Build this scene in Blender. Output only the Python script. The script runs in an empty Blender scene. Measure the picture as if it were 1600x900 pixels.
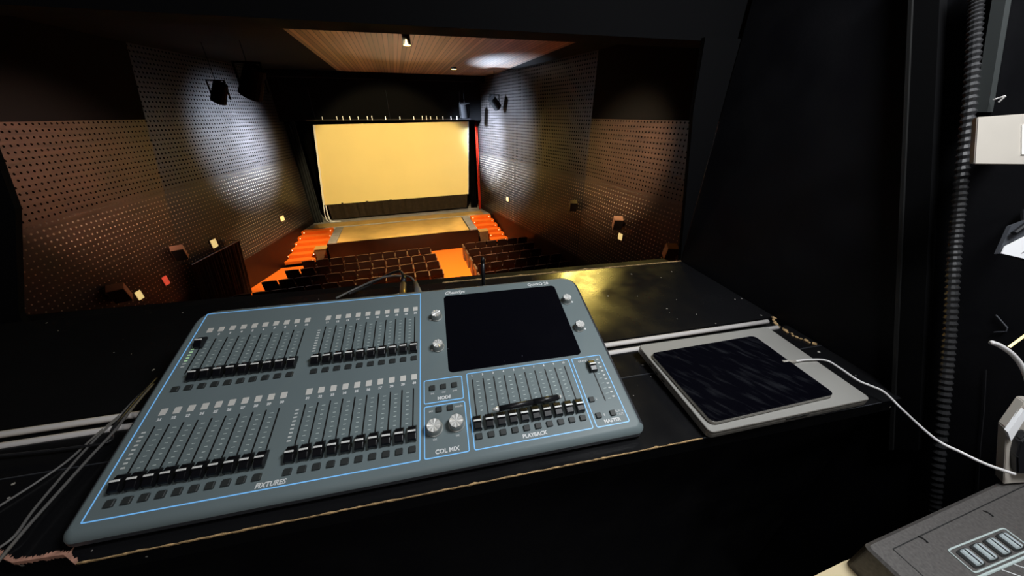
import bpy, bmesh, math, random
from mathutils import Vector, Matrix
random.seed(7)
sc = bpy.context.scene
COL = sc.collection
PI = math.pi
CZ = 1.3956                       # height of the photographer's eye
DZ = 0.90                         # desk top height
# ------------------------------------------------------------------ camera
F, PITCH, YAW = 501.721, .4955938, .2083823
cam = bpy.data.cameras.new('camera'); co = bpy.data.objects.new('camera', cam); COL.objects.link(co)
cam.sensor_width = 36; cam.lens = F/1600*36; cam.clip_start = .01; cam.clip_end = 200
FW = Vector((math.sin(YAW)*math.cos(PITCH), math.cos(YAW)*math.cos(PITCH), -math.sin(PITCH)))
RT = Vector((math.cos(YAW), -math.sin(YAW), 0)); UP = RT.cross(FW)
co.matrix_world = Matrix((( RT.x, UP.x, -FW.x, 0), (RT.y, UP.y, -FW.y, 0), (RT.z, UP.z, -FW.z, CZ), (0, 0, 0, 1)))
sc.camera = co
EYE = Vector((0, 0, CZ))
def ray(x, y): return FW + RT*((x-800)/F) - UP*((y-450)/F)
def atz(x, y, z): d = ray(x, y); return EYE + d*((z-CZ)/d.z)
def atx(x, y, X): d = ray(x, y); return EYE + d*(X/d.x)
def aty(x, y, Y): d = ray(x, y); return EYE + d*(Y/d.y)

# ------------------------------------------------------------------ materials
def mat(name, col, rough=.5, metal=0., spec=.5, emit=None, estr=0, noise=None, bump=0, bscale=60, coat=0, alpha=None):
    m = bpy.data.materials.new(name); m.use_nodes = True
    nt = m.node_tree; b = nt.nodes['Principled BSDF']
    b.inputs['Base Color'].default_value = (*col, 1)
    b.inputs['Roughness'].default_value = rough; b.inputs['Metallic'].default_value = metal
    b.inputs['Specular IOR Level'].default_value = spec
    b.inputs['Coat Weight'].default_value = coat
    if emit: b.inputs['Emission Color'].default_value = (*emit, 1); b.inputs['Emission Strength'].default_value = estr
    tc = nt.nodes.new('ShaderNodeTexCoord')
    if noise:
        scale, amt = noise
        n = nt.nodes.new('ShaderNodeTexNoise'); n.inputs['Scale'].default_value = scale; n.inputs['Detail'].default_value = 6
        nt.links.new(tc.outputs['Object'], n.inputs['Vector'])
        r = nt.nodes.new('ShaderNodeValToRGB')
        r.color_ramp.elements[0].position = .3; r.color_ramp.elements[1].position = .7
        r.color_ramp.elements[0].color = (*[c*(1-amt) for c in col], 1); r.color_ramp.elements[1].color = (*[min(1, c*(1+amt)) for c in col], 1)
        nt.links.new(n.outputs['Fac'], r.inputs['Fac']); nt.links.new(r.outputs['Color'], b.inputs['Base Color'])
    if bump:
        n = nt.nodes.new('ShaderNodeTexNoise'); n.inputs['Scale'].default_value = bscale; n.inputs['Detail'].default_value = 5
        nt.links.new(tc.outputs['Object'], n.inputs['Vector'])
        bp = nt.nodes.new('ShaderNodeBump'); bp.inputs['Strength'].default_value = bump; bp.inputs['Distance'].default_value = .01
        nt.links.new(n.outputs['Fac'], bp.inputs['Height']); nt.links.new(bp.outputs['Normal'], b.inputs['Normal'])
    return m
def speckled(name, base, speck, scale, thr, rough, rnoise=.15, scratch=True, bump=.15):
    """painted board with chips, dust specks and scuffs"""
    m = mat(name, base, rough); nt = m.node_tree; b = nt.nodes['Principled BSDF']
    tc = nt.nodes.new('ShaderNodeTexCoord')
    v = nt.nodes.new('ShaderNodeTexVoronoi'); v.inputs['Scale'].default_value = scale; v.feature = 'F1'
    wn = nt.nodes.new('ShaderNodeTexNoise'); wn.inputs['Scale'].default_value = scale*.6
    add = nt.nodes.new('ShaderNodeVectorMath'); add.operation = 'MULTIPLY_ADD'
    add.inputs[1].default_value = (.02, .02, .02)
    nt.links.new(tc.outputs['Object'], add.inputs[2]); nt.links.new(wn.outputs['Color'], add.inputs[0])
    nt.links.new(tc.outputs['Object'], wn.inputs['Vector']); nt.links.new(add.outputs[0], v.inputs['Vector'])
    # only some of the cells carry a chip, its size varying with the cell
    sep = nt.nodes.new('ShaderNodeSeparateColor'); nt.links.new(v.outputs['Color'], sep.inputs['Color'])
    mr = nt.nodes.new('ShaderNodeMapRange'); mr.inputs['From Min'].default_value = .82; mr.inputs['From Max'].default_value = 1
    mr.inputs['To Min'].default_value = 0; mr.inputs['To Max'].default_value = thr
    nt.links.new(sep.outputs[0], mr.inputs['Value'])
    lt = nt.nodes.new('ShaderNodeMath'); lt.operation = 'LESS_THAN'
    nt.links.new(v.outputs['Distance'], lt.inputs[0]); nt.links.new(mr.outputs['Result'], lt.inputs[1])
    mx = nt.nodes.new('ShaderNodeMix'); mx.data_type = 'RGBA'
    mx.inputs['A'].default_value = (*base, 1); mx.inputs['B'].default_value = (*speck, 1)
    nt.links.new(lt.outputs[0], mx.inputs['Factor']); nt.links.new(mx.outputs['Result'], b.inputs['Base Color'])
    n = nt.nodes.new('ShaderNodeTexNoise'); n.inputs['Scale'].default_value = 9; n.inputs['Detail'].default_value = 8
    nt.links.new(tc.outputs['Object'], n.inputs['Vector'])
    r2 = nt.nodes.new('ShaderNodeMapRange'); r2.inputs['From Min'].default_value = .3; r2.inputs['From Max'].default_value = .7
    r2.inputs['To Min'].default_value = max(.02, rough-rnoise); r2.inputs['To Max'].default_value = rough+rnoise
    nt.links.new(n.outputs['Fac'], r2.inputs['Value']); nt.links.new(r2.outputs['Result'], b.inputs['Roughness'])
    n3 = nt.nodes.new('ShaderNodeTexNoise'); n3.inputs['Scale'].default_value = 140; n3.inputs['Detail'].default_value = 5
    nt.links.new(tc.outputs['Object'], n3.inputs['Vector'])
    bp = nt.nodes.new('ShaderNodeBump'); bp.inputs['Strength'].default_value = bump; bp.inputs['Distance'].default_value = .002
    nt.links.new(n3.outputs['Fac'], bp.inputs['Height']); nt.links.new(bp.outputs['Normal'], b.inputs['Normal'])
    return m
def perforated(name, base, pitch, rad, glint_col, rough, spec=.5, bump=.3):
    """dark lacquered boards with a regular grid of holes, pale glints painted on the lower ones; uses the metre-true UVs of the wall"""
    m = mat(name, base, rough, spec=spec); nt = m.node_tree; b = nt.nodes['Principled BSDF']
    uv = nt.nodes.new('ShaderNodeUVMap'); uv.uv_map = 'UVMap'
    sp = nt.nodes.new('ShaderNodeSeparateXYZ'); nt.links.new(uv.outputs[0], sp.inputs[0])
    def M(op, a, c=None, d=None):
        q = nt.nodes.new('ShaderNodeMath'); q.operation = op
        for i, x in enumerate((a, c, d)):
            if x is None: continue
            if isinstance(x, (int, float)): q.inputs[i].default_value = x
            else: nt.links.new(x, q.inputs[i])
        return q.outputs[0]
    fx = M('SUBTRACT', M('FRACT', M('DIVIDE', sp.outputs[0], pitch)), .5)
    fy = M('SUBTRACT', M('FRACT', M('DIVIDE', sp.outputs[1], pitch)), .5)
    d = M('SQRT', M('ADD', M('MULTIPLY', fx, fx), M('MULTIPLY', fy, fy)))
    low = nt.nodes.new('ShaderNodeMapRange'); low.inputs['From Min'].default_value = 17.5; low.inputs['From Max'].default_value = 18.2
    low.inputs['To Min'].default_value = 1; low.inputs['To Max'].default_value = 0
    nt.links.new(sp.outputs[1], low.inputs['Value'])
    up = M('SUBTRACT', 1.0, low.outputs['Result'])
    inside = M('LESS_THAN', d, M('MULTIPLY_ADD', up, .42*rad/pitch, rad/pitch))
    # board joints every 0.6 m horizontally / 1.2 m vertically, and grain
    n = nt.nodes.new('ShaderNodeTexNoise'); n.inputs['Scale'].default_value = 1.0; n.inputs['Detail'].default_value = 8
    mp = nt.nodes.new('ShaderNodeMapping'); mp.inputs['Scale'].default_value = (1.2, 14, 1)
    nt.links.new(uv.outputs[0], mp.inputs[0]); nt.links.new(mp.outputs[0], n.inputs['Vector'])
    r = nt.nodes.new('ShaderNodeValToRGB')
    r.color_ramp.elements[0].position = .3; r.color_ramp.elements[1].position = .75
    r.color_ramp.elements[0].color = (*[c*.45 for c in base], 1); r.color_ramp.elements[1].color = (*[c*1.6 for c in base], 1)
    nt.links.new(n.outputs['Fac'], r.inputs['Fac'])
    mx = nt.nodes.new('ShaderNodeMix'); mx.data_type = 'RGBA'
    nt.links.new(inside, mx.inputs['Factor']); nt.links.new(r.outputs['Color'], mx.inputs['A']); # upper courses: open dark holes; lower courses: light caught by the holes, painted as pale colour
    mc = nt.nodes.new('ShaderNodeMix'); mc.data_type = 'RGBA'; mc.inputs['A'].default_value = (.0015, .0012, .001, 1); mc.inputs['B'].default_value = (*glint_col, 1)
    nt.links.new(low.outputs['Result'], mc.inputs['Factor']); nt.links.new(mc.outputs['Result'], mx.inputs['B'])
    nt.links.new(mx.outputs['Result'], b.inputs['Base Color'])
    dome = M('MULTIPLY', M('SUBTRACT', 1.0, M('MINIMUM', M('MULTIPLY', d, pitch/rad), 1.0)), rad)
    bp = nt.nodes.new('ShaderNodeBump'); bp.inputs['Strength'].default_value = 1; bp.inputs['Distance'].default_value = 1.0
    nt.links.new(M('MULTIPLY_ADD', M('MULTIPLY', inside, up), -.5, .5), b.inputs['Specular IOR Level'])
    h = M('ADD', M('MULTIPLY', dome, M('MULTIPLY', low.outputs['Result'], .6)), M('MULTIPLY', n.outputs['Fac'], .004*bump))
    nt.links.new(h, bp.inputs['Height']); nt.links.new(bp.outputs['Normal'], b.inputs['Normal'])
    return m
def striped(name, base, dark, axis, width, rough=.55):
    m = mat(name, base, rough); nt = m.node_tree; b = nt.nodes['Principled BSDF']
    tc = nt.nodes.new('ShaderNodeTexCoord'); sp = nt.nodes.new('ShaderNodeSeparateXYZ'); nt.links.new(tc.outputs['Object'], sp.inputs[0])
    q = nt.nodes.new('ShaderNodeMath'); q.operation = 'DIVIDE'; q.inputs[1].default_value = width
    nt.links.new(sp.outputs[axis], q.inputs[0])
    fl = nt.nodes.new('ShaderNodeMath'); fl.operation = 'FLOOR'; nt.links.new(q.outputs[0], fl.inputs[0])
    fr = nt.nodes.new('ShaderNodeMath'); fr.operation = 'FRACT'; nt.links.new(q.outputs[0], fr.inputs[0])
    lt = nt.nodes.new('ShaderNodeMath'); lt.operation = 'LESS_THAN'; lt.inputs[1].default_value = .16; nt.links.new(fr.outputs[0], lt.inputs[0])
    wn = nt.nodes.new('ShaderNodeTexWhiteNoise'); wn.noise_dimensions = '1D'; nt.links.new(fl.outputs[0], wn.inputs['W'])
    r = nt.nodes.new('ShaderNodeValToRGB'); r.color_ramp.elements[0].color = (*[c*.55 for c in base], 1); r.color_ramp.elements[1].color = (*[c*1.35 for c in base], 1)
    nt.links.new(wn.outputs['Value'], r.inputs['Fac'])
    mx = nt.nodes.new('ShaderNodeMix'); mx.data_type = 'RGBA'; nt.links.new(lt.outputs[0], mx.inputs['Factor'])
    nt.links.new(r.outputs['Color'], mx.inputs['A']); mx.inputs['B'].default_value = (*dark, 1)
    nt.links.new(mx.outputs['Result'], b.inputs['Base Color'])
    return m
M = {}
M['desk'] = speckled('black_scuffed_laminate', (.008, .008, .009), (.42, .40, .36), 46, .16, .23, .10, bump=.04)
M['black'] = speckled('black_painted_board', (.006, .006, .008), (.22, .19, .16), 9, .035, .42, .12)
M['blackwall'] = speckled('black_painted_wall', (.0035, .0035, .005), (.10, .08, .07), 7, .02, .6, .12)
M['blackwall'].node_tree.nodes['Principled BSDF'].inputs['Specular IOR Level'].default_value = .2
M['void'] = mat('matt_black_paint', (.002, .002, .0025), .9, spec=.1)
M['chip'] = mat('bare_chipboard_edge', (.55, .36, .17), .8, noise=(90, .5), bump=.4, bscale=300)
M['chip_pink'] = mat('pinkish_bare_wood', (.55, .28, .20), .8, noise=(80, .3))
M['alu'] = mat('satin_aluminium', (.90, .86, .84), .30, .1, bump=.03, bscale=400)
M['white_plastic'] = mat('offwhite_plastic', (.43, .395, .35), .45, noise=(12, .05))
M['paper'] = mat('white_paper', (.8, .8, .82), .8)
M['face'] = mat('teal_grey_console_steel', (.175, .220, .232), .46, .0, spec=.35, noise=(5, .06), bump=.02, bscale=900)
M['bevel'] = mat('grey_console_side', (.060, .064, .075), .36, .1)
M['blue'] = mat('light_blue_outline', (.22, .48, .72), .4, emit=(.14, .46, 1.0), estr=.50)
M['slot'] = mat('black_slot', (.004, .004, .004), .6)
M['cap'] = mat('black_fader_cap', (.005, .005, .007), .34)
M['capline'] = mat('white_cap_line', (.85, .85, .83), .35)
M['square'] = mat('pale_label_window', (.78, .76, .72), .5)
M['button'] = mat('dark_grey_rubber_button', (.030, .034, .034), .55)
M['mark'] = mat('pale_panel_print', (.55, .64, .63), .6)
M['print'] = mat('white_panel_print', (.85, .87, .88), .6)
M['led'] = mat('pale_level_window', (.66, .70, .70), .4)
M['greenled'] = mat('lit_green_level_window', (.5, .7, .45), .4, emit=(.55, 1.0, .5), estr=.25)
M['knob'] = mat('brushed_knob_metal', (.80, .80, .78), .30, .25)
M['knobside'] = mat('grey_knob_side', (.36, .38, .37), .35, .35)
M['glass'] = mat('black_touch_glass', (.003, .003, .005), .12, coat=.4)
def smudged():
    m = M['glass']; nt = m.node_tree; b = nt.nodes['Principled BSDF']
    tc = nt.nodes.new('ShaderNodeTexCoord'); mp = nt.nodes.new('ShaderNodeMapping'); mp.vector_type = 'TEXTURE'; mp.inputs['Scale'].default_value = (1, .22, 1); mp.inputs['Rotation'].default_value = (0, 0, -1.0)
    n = nt.nodes.new('ShaderNodeTexNoise'); n.inputs['Scale'].default_value = 22; n.inputs['Detail'].default_value = 6
    nt.links.new(tc.outputs['Object'], mp.inputs[0]); nt.links.new(mp.outputs[0], n.inputs['Vector'])
    r = nt.nodes.new('ShaderNodeValToRGB'); r.color_ramp.elements[0].position = .52; r.color_ramp.elements[1].position = .85
    r.color_ramp.elements[0].color = (.002, .002, .004, 1); r.color_ramp.elements[1].color = (.020, .021, .026, 1)
    nt.links.new(n.outputs['Fac'], r.inputs['Fac']); nt.links.new(r.outputs['Color'], b.inputs['Base Color'])
smudged()
M['screen_glass'] = speckled('dusty_black_touch_glass', (.003, .003, .005), (.16, .17, .22), 55, .09, .12, .05, bump=.0)
M['silver'] = mat('silver_laptop_metal', (.40, .39, .365), .34, .2, bump=.01, bscale=900)
M['silver_edge'] = mat('silver_edge_metal', (.34, .32, .29), .3, .4)
M['white_cable'] = mat('white_cable_sheath', (.82, .80, .80), .4)
M['grey_cable'] = mat('grey_cable_sheath', (.15, .145, .14), .42)
M['black_cable'] = mat('black_cable_sheath', (.02, .02, .022), .3)
M['black_plastic'] = mat('black_plastic', (.010, .010, .012), .35)
M['dull_black'] = mat('dull_black_cloth', (.006, .006, .008), .9, noise=(30, .4), bump=.4)
M['conduit'] = mat('black_corrugated_conduit', (.032, .032, .034), .3, .1)
M['greybtn'] = mat('pale_blue_grey_button', (.42, .48, .50), .45)
M['deck'] = mat('warm_dark_grey_steel', (.10, .092, .088), .5, .2, noise=(300, .25))
M['brass'] = mat('brass_connector', (.55, .42, .18), .35, .9)
M['tan'] = mat('pale_tan_card', (.72, .60, .38), .8)
# auditorium
M['wall_far'] = perforated('perforated_dark_boards_glints', (.019, .0165, .0165), .115, .019, (.40, .33, .24), .34, bump=.6)
M['wall_near'] = perforated('perforated_brown_boards_glints', (.028, .0155, .0115), .115, .0155, (.46, .38, .30), .40, bump=1.2)
M['dado'] = mat('dark_red_lacquered_dado', (.011, .003, .0018), .42, spec=.35, noise=(2, .15))
M['ceil'] = striped('brown_ceiling_slats', (.24, .140, .085), (.02, .011, .007), 0, .12)
M['pros'] = mat('black_masking_and_ceiling_shade', (.0016, .0016, .002), .95, spec=.1)
M['carpet'] = mat('bright_orange_carpet', (.92, .17, .003), .95, noise=(60, .08), bump=.3, bscale=200)
M['board'] = mat('worn_plywood_stage_cover', (.50, .31, .095), .45, noise=(1.3, .18))
M['stagefloor'] = mat('grey_stage_floor', (.36, .34, .32), .6, noise=(3, .25))
M['stagegrey'] = mat('grey_blue_stage_mat', (.22, .21, .20), .6, noise=(4, .2))
M['stagefront'] = mat('dark_red_brown_stage_front', (.009, .0028, .002), .45, spec=.3, noise=(2, .2))
M['block'] = mat('brown_plywood_block', (.13, .075, .04), .6, noise=(8, .2))
M['screen'] = mat('cream_projection_screen', (.90, .72, .30), .9, noise=(.5, .03))
M['skirt'] = mat('dark_brown_screen_skirt', (.045, .028, .014), .95, noise=(6, .2), bump=.3, bscale=8)
M['white_edge'] = mat('white_screen_edge', (.9, .86, .76), .6)
M['red'] = mat('red_stage_curtain', (.75, .035, .008), .9)
M['greyleg'] = mat('dark_grey_leg_curtain', (.03, .033, .037), .95)
M['seat'] = mat('dark_maroon_seat_fabric', (.013, .004, .003), .8, spec=.15, noise=(40, .3))
M['seatshell'] = mat('dark_brown_seat_shell', (.016, .005, .0035), .55, spec=.25)
M['seatwood'] = mat('brown_varnished_seat_wood', (.105, .055, .030), .4)
M['spk'] = mat('brown_speaker_cabinet', (.55, .30, .20), .5)
M['spk_grille'] = mat('dark_speaker_grille', (.012, .009, .008), .7)
M['spk_olive'] = mat('olive_speaker_cabinet', (.24, .21, .08), .5)
M['sign_yellow'] = mat('lit_cream_wall_lamp', (.8, .65, .3), .4, emit=(1.0, .72, .28), estr=.75)
M['sign_red'] = mat('lit_red_exit_sign', (.8, .1, .06), .4, emit=(1.0, .10, .05), estr=.55)
M['steplamp'] = mat('lit_step_lamp', (1, .8, .5), .4, emit=(1.0, .72, .4), estr=3)
M['lamp_on'] = mat('lit_lamp_lens', (1, .8, .3), .4, emit=(1.0, .72, .18), estr=6)
M['drape'] = mat('black_door_drape', (.17, .15, .13), .9, noise=(20, .3))

# ------------------------------------------------------------------ mesh helpers
def link(name, bm, m, parent=None, smooth=False, mats=None):
    me = bpy.data.meshes.new(name); bmesh.ops.recalc_face_normals(bm, faces=bm.faces); bm.to_mesh(me); bm.free()
    for x in (mats or [m]): me.materials.append(x)
    if smooth:
        for p in me.polygons: p.use_smooth = True
    o = bpy.data.objects.new(name, me); COL.objects.link(o)
    if parent: o.parent = parent
    return o
def box(bm, c, s, rot=None, bev=0, mi=0, seg=2):
    r = bmesh.ops.create_cube(bm, size=1)
    vs = r['verts']
    bmesh.ops.scale(bm, vec=s, verts=vs)
    fs = {f for v in vs for f in v.link_faces}
    if bev:
        es = list({e for v in vs for e in v.link_edges})
        rr = bmesh.ops.bevel(bm, geom=es, offset=bev, segments=seg, affect='EDGES', profile=.5)
        vs = list({v for f in rr['faces'] for v in f.verts} | {v for v in vs if v.is_valid})
        fs = {f for v in vs for f in v.link_faces}
    if rot is not None: bmesh.ops.rotate(bm, cent=(0, 0, 0), matrix=rot, verts=vs)
    bmesh.ops.translate(bm, vec=c, verts=vs)
    for f in fs: f.material_index = mi
    return vs
def cyl(bm, p0, p1, r0, r1=None, n=16, mi=0, cap=True):
    p0, p1 = Vector(p0), Vector(p1); d = p1-p0; L = d.length
    q = bmesh.ops.create_cone(bm, cap_ends=cap, segments=n, radius1=r0, radius2=r0 if r1 is None else r1, depth=L)
    vs = q['verts']; R = Vector((0, 0, 1)).rotation_difference(d).to_matrix()
    bmesh.ops.rotate(bm, cent=(0, 0, 0), matrix=R, verts=vs); bmesh.ops.translate(bm, vec=(p0+p1)/2, verts=vs)
    for f in {f for v in vs for f in v.link_faces}: f.material_index = mi
    return vs
def catmull(pts, n=8):
    pts = [Vector(p) for p in pts]; P = [pts[0]*2-pts[1]]+pts+[pts[-1]*2-pts[-2]]; out = []
    for i in range(1, len(P)-2):
        for k in range(n):
            t = k/n; a, b, c, d = P[i-1:i+3]
            out.append(.5*((2*b)+(c-a)*t+(2*a-5*b+4*c-d)*t*t+(3*b-a-3*c+d)*t**3))
    out.append(pts[-1]); return out
def tube(bm, pts, r, n=8, ribs=None, closed=False):
    pts = [Vector(p) for p in pts]; rings = []; nrm = None
    for i, p in enumerate(pts):
        t = (pts[min(i+1, len(pts)-1)]-pts[max(i-1, 0)]).normalized()
        if nrm is None: nrm = t.orthogonal().normalized()
        nrm = (nrm-t*nrm.dot(t)).normalized(); bn = t.cross(nrm)
        rr = r if ribs is None else r*(1 if i % 2 else ribs)
        rings.append([bm.verts.new(p+(nrm*math.cos(2*PI*k/n)+bn*math.sin(2*PI*k/n))*rr) for k in range(n)])
    for a, b in zip(rings, rings[1:]):
        for k in range(n): bm.faces.new((a[k], a[(k+1) % n], b[(k+1) % n], b[k]))
    bm.faces.new(rings[0][::-1]); bm.faces.new(rings[-1])
def prism(bm, poly, vec, mi=0):
    """extrude a 3D polygon along vec"""
    a = [bm.verts.new(Vector(p)) for p in poly]; b = [bm.verts.new(Vector(p)+Vector(vec)) for p in poly]
    f = [bm.faces.new(a), bm.faces.new(b[::-1])]
    for i in range(len(a)): f.append(bm.faces.new((a[i], b[i], b[(i+1) % len(a)], a[(i+1) % len(a)])))
    for x in f: x.material_index = mi
def rrect(x0, y0, x1, y1, r, n=5):
    """rounded rectangle; r = radii of (x0y0, x1y0, x1y1, x0y1)"""
    if not isinstance(r, (tuple, list)): r = (r,)*4
    out = []
    for (cx, cy, a0, q) in ((x0, y0, PI, r[0]), (x1, y0, 1.5*PI, r[1]), (x1, y1, 0, r[2]), (x0, y1, .5*PI, r[3])):
        sx = cx+q if cx == x0 else cx-q; sy = cy+q if cy == y0 else cy-q
        for k in range(n+1):
            a = a0+k/n*PI/2; out.append((sx+q*math.cos(a), sy+q*math.sin(a)))
    return out
def loft(bm, loops, cap0=True, cap1=True):
    L = [[bm.verts.new(Vector(p)) for p in l] for l in loops]
    for a, b in zip(L, L[1:]):
        for i in range(len(a)): bm.faces.new((a[i], a[(i+1) % len(a)], b[(i+1) % len(a)], b[i]))
    if cap0: bm.faces.new(L[0])
    if cap1: bm.faces.new(L[-1][::-1])
def empty(name, label, cat, loc=(0, 0, 0), rotz=0, group=None):
    o = bpy.data.objects.new(name, None); COL.objects.link(o); o.location = loc; o.rotation_euler = (0, 0, rotz); o.empty_display_size = .05
    o['label'] = label; o['category'] = cat
    if group: o['group'] = group
    return o
def tag(o, label, cat, group=None):
    o['label'] = label; o['category'] = cat
    if group: o['group'] = group
    return o
def struct(o): o['kind'] = 'structure'; return o
def dup(root, loc, rotz, label, group=None):
    r = root.copy(); COL.objects.link(r); r.location = loc; r.rotation_euler = (0, 0, rotz); r['label'] = label
    if group: r['group'] = group
    for ch in list(root.children):
        c = ch.copy(); COL.objects.link(c); c.parent = r
        for g in ch.children:
            d = g.copy(); COL.objects.link(d); d.parent = c
    return r
_fonts = {}
def text_mesh(s, size, align='CENTER', shear=0, ext=.0002, bold=0):
    cu = bpy.data.curves.new('t', 'FONT'); cu.body = s; cu.size = size; cu.align_x = align; cu.align_y = 'CENTER'; cu.shear = shear; cu.extrude = ext; cu.offset = bold
    cu.resolution_u = 3
    o = bpy.data.objects.new('t', cu); COL.objects.link(o)
    bpy.context.view_layer.update()
    me = bpy.data.meshes.new_from_object(o.evaluated_get(bpy.context.evaluated_depsgraph_get()))
    COL.objects.unlink(o); bpy.data.objects.remove(o)
    return me
def text(bm, s, size, T, **k):
    """adds text to bm through transform function T(x, y, z)"""
    me = text_mesh(s, size, **k)
    vs = [bm.verts.new(T(*v.co)) for v in me.vertices]
    for p in me.polygons:
        try: bm.faces.new([vs[i] for i in p.vertices])
        except ValueError: pass
    bpy.data.meshes.remove(me)

# ================================================================== LIGHTING CONSOLE
th = .2938; cyaw = -.0046
O = Vector((-.50066, .33161, DZ+.0297))
UX = Vector((math.cos(cyaw), math.sin(cyaw), 0)); UY = Vector((-math.sin(cyaw)*math.cos(th), math.cos(cyaw)*math.cos(th), math.sin(th))); UN = UX.cross(UY)
croot = empty('lighting_console', 'large teal-grey lighting control desk with rows of faders and blue outlines, on the black worktop', 'lighting console', (O.x, O.y, DZ+.002))
OO = O-croot.location
def P(u, v, h=0): return OO+UX*(u*.001)+UY*(v*.001)+UN*(h*.001)      # panel millimetres -> console space
# body
bm = bmesh.new()
R0 = (-9, -9, 792, 361)
def ring(off, h, rs=(8, 8, 26, 26)):
    return [P(u, v, h) for u, v in rrect(R0[0]-off, R0[1]-off, R0[2]+off, R0[3]+off, tuple(x+off*.8 for x in rs), 6)]
l_out = ring(13, -15)
bot = [Vector((p.x*.995, p.y, .0065)) for p in ring(8, -15)]
mid = [Vector((p.x, p.y, max(.009, min(p.z, .012)))) for p in ring(12, -16)]
loft(bm, [ring(0, 0), ring(3, -.8), ring(7, -3.2), ring(11, -8), l_out, mid, bot])
body = link('body', bm, None, croot, mats=[M['face'], M['bevel']])
for p in body.data.polygons:
    n = p.normal
    c = p.center
    # top sheet is teal, the rounded side cheeks are grey
    p.material_index = 0 if n.dot(UN) > .95 or (n.dot(UN) > .62 and n.y < -.35) else 1
    p.use_smooth = n.dot(UN) < .999 and c.z > .011
for a in (-.0, .72):
    for b in (.03, .30): bm = bmesh.new(); cyl(bm, (OO.x+.03+a, OO.y+b, -.0018 if b < .1 else .0044), (OO.x+.03+a, OO.y+b, .008), .012, n=16); link('rubber_foot', bm, M['black_plastic'], croot)
# blue outlines
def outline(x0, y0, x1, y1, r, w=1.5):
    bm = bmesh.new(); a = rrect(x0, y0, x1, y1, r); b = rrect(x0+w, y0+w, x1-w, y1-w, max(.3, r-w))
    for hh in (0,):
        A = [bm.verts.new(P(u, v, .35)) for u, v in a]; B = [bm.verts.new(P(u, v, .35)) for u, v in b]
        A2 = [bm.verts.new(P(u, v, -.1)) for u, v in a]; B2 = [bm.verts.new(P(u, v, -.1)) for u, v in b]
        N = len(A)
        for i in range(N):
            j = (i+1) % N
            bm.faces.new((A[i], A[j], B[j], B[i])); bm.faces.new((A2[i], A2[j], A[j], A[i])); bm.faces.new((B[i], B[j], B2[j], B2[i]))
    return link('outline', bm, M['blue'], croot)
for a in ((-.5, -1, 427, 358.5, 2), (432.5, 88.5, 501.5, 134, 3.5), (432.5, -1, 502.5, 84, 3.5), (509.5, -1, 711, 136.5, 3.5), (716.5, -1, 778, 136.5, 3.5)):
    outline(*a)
# touch screen
bm = bmesh.new()
loft(bm, [[P(u, v, h) for u, v in rrect(478+o, 143+o, 742-o, 342-o, 9, 6)] for o, h in ((0, -.3), (0, .5), (.3, .8))][::-1])
link('touch_screen', bm, M['screen_glass'], croot)
# faders
def slot(u, v0, v1, vc, flat=False, capw=12.6):
    bm = bmesh.new(); w = 1.15
    loft(bm, [[P(a, b, h) for a, b in rrect(u-w, v0, u+w, v1, 1.0, 3)] for h in (.25, -.4)])
    s = link('fader_slot', bm, M['slot'], croot)
    bm = bmesh.new(); hw = capw/2; L = 11.5
    # profile (v, h) of a cap: high finger ridge at the middle, long front skirt
    prof = [(-L-2, 1.5), (-L-2, 6.0), (-L-.5, 8.6), (-4.0, 10.6), (-1.6, 13.0), (1.2, 13.2), (4.0, 9.6), (L-2, 7.5), (L, 5), (L, 1.5)]
    k = len(prof)
    A = [bm.verts.new(P(u-hw, vc+a, h)) for a, h in prof]; B = [bm.verts.new(P(u+hw, vc+a, h)) for a, h in prof]
    C = [bm.verts.new(P(u-hw+1, vc+a*.93, h+.5 if 0 < i < k-1 else h)) for i, (a, h) in enumerate(prof)]
    D = [bm.verts.new(P(u+hw-1, vc+a*.93, h+.5 if 0 < i < k-1 else h)) for i, (a, h) in enumerate(prof)]
    for i in range(k-1):
        for X, Y in ((A, C), (C, D), (D, B)):
            f = bm.faces.new((X[i], X[i+1], Y[i+1], Y[i])); f.material_index = 1 if i == 4 and X is not None else 0
    bm.faces.new(A); bm.faces.new(B[::-1])
    box(bm, P(u, vc, 1.0), (.003, .008, .003), Matrix((UX, UY, UN)).transposed())
    link('fader_cap', bm, None, s, mats=[M['cap'], M['capline']])
PITCHF = 19.6
for bx in (22.2, 238.4):
    for row, dv in ((0, 0), (1, -167.5)):
        for i in range(10):
            u = bx+i*PITCHF; up = (bx < 100 and row == 0 and i == 0)
            slot(u, 214+dv, 290+dv, (281 if up else 209.5)+dv)
for i in range(10): slot(519.6+i*19.85, 43, 122.5, 41)
slot(750.5, 42, 129, 112.5)
# label windows, buttons
def pill(name, u, v, w, d, h, m, r=1.2, h0=-.2):
    bm = bmesh.new()
    loft(bm, [[P(a, b, hh) for a, b in rrect(u-w/2+o, v-d/2+o, u+w/2-o, v+d/2-o, max(.2, r-o*.3), 3)] for o, hh in ((0, h0), (0, h*.75), (min(.7, h*.4), h))][::-1])
    return link(name, bm, m, croot)
for bx in (22.2, 238.4):
    for dv in (0, -167.5):
        for i in range(10):
            u = bx+i*PITCHF
            pill('label_window', u+.6, 312.8+dv, 9.8, 11.2, .35, M['square'], .8)
            pill('button', u, 185+dv, 10.5, 9.5, 3.4, M['button'])
for i in range(10): pill('button', 519.6+i*19.85, 19, 10.5, 9.5, 3.4, M['button'])
for u, v in ((447.4, 116.5), (466.9, 116.5), (486.6, 116.5), (457.7, 75), (476.6, 75), (725.5, 48), (727.2, 18.3), (753.7, 18.3)):
    pill('button', u, v, 9.8, 9.5, 3.4, M['button'])
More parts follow.
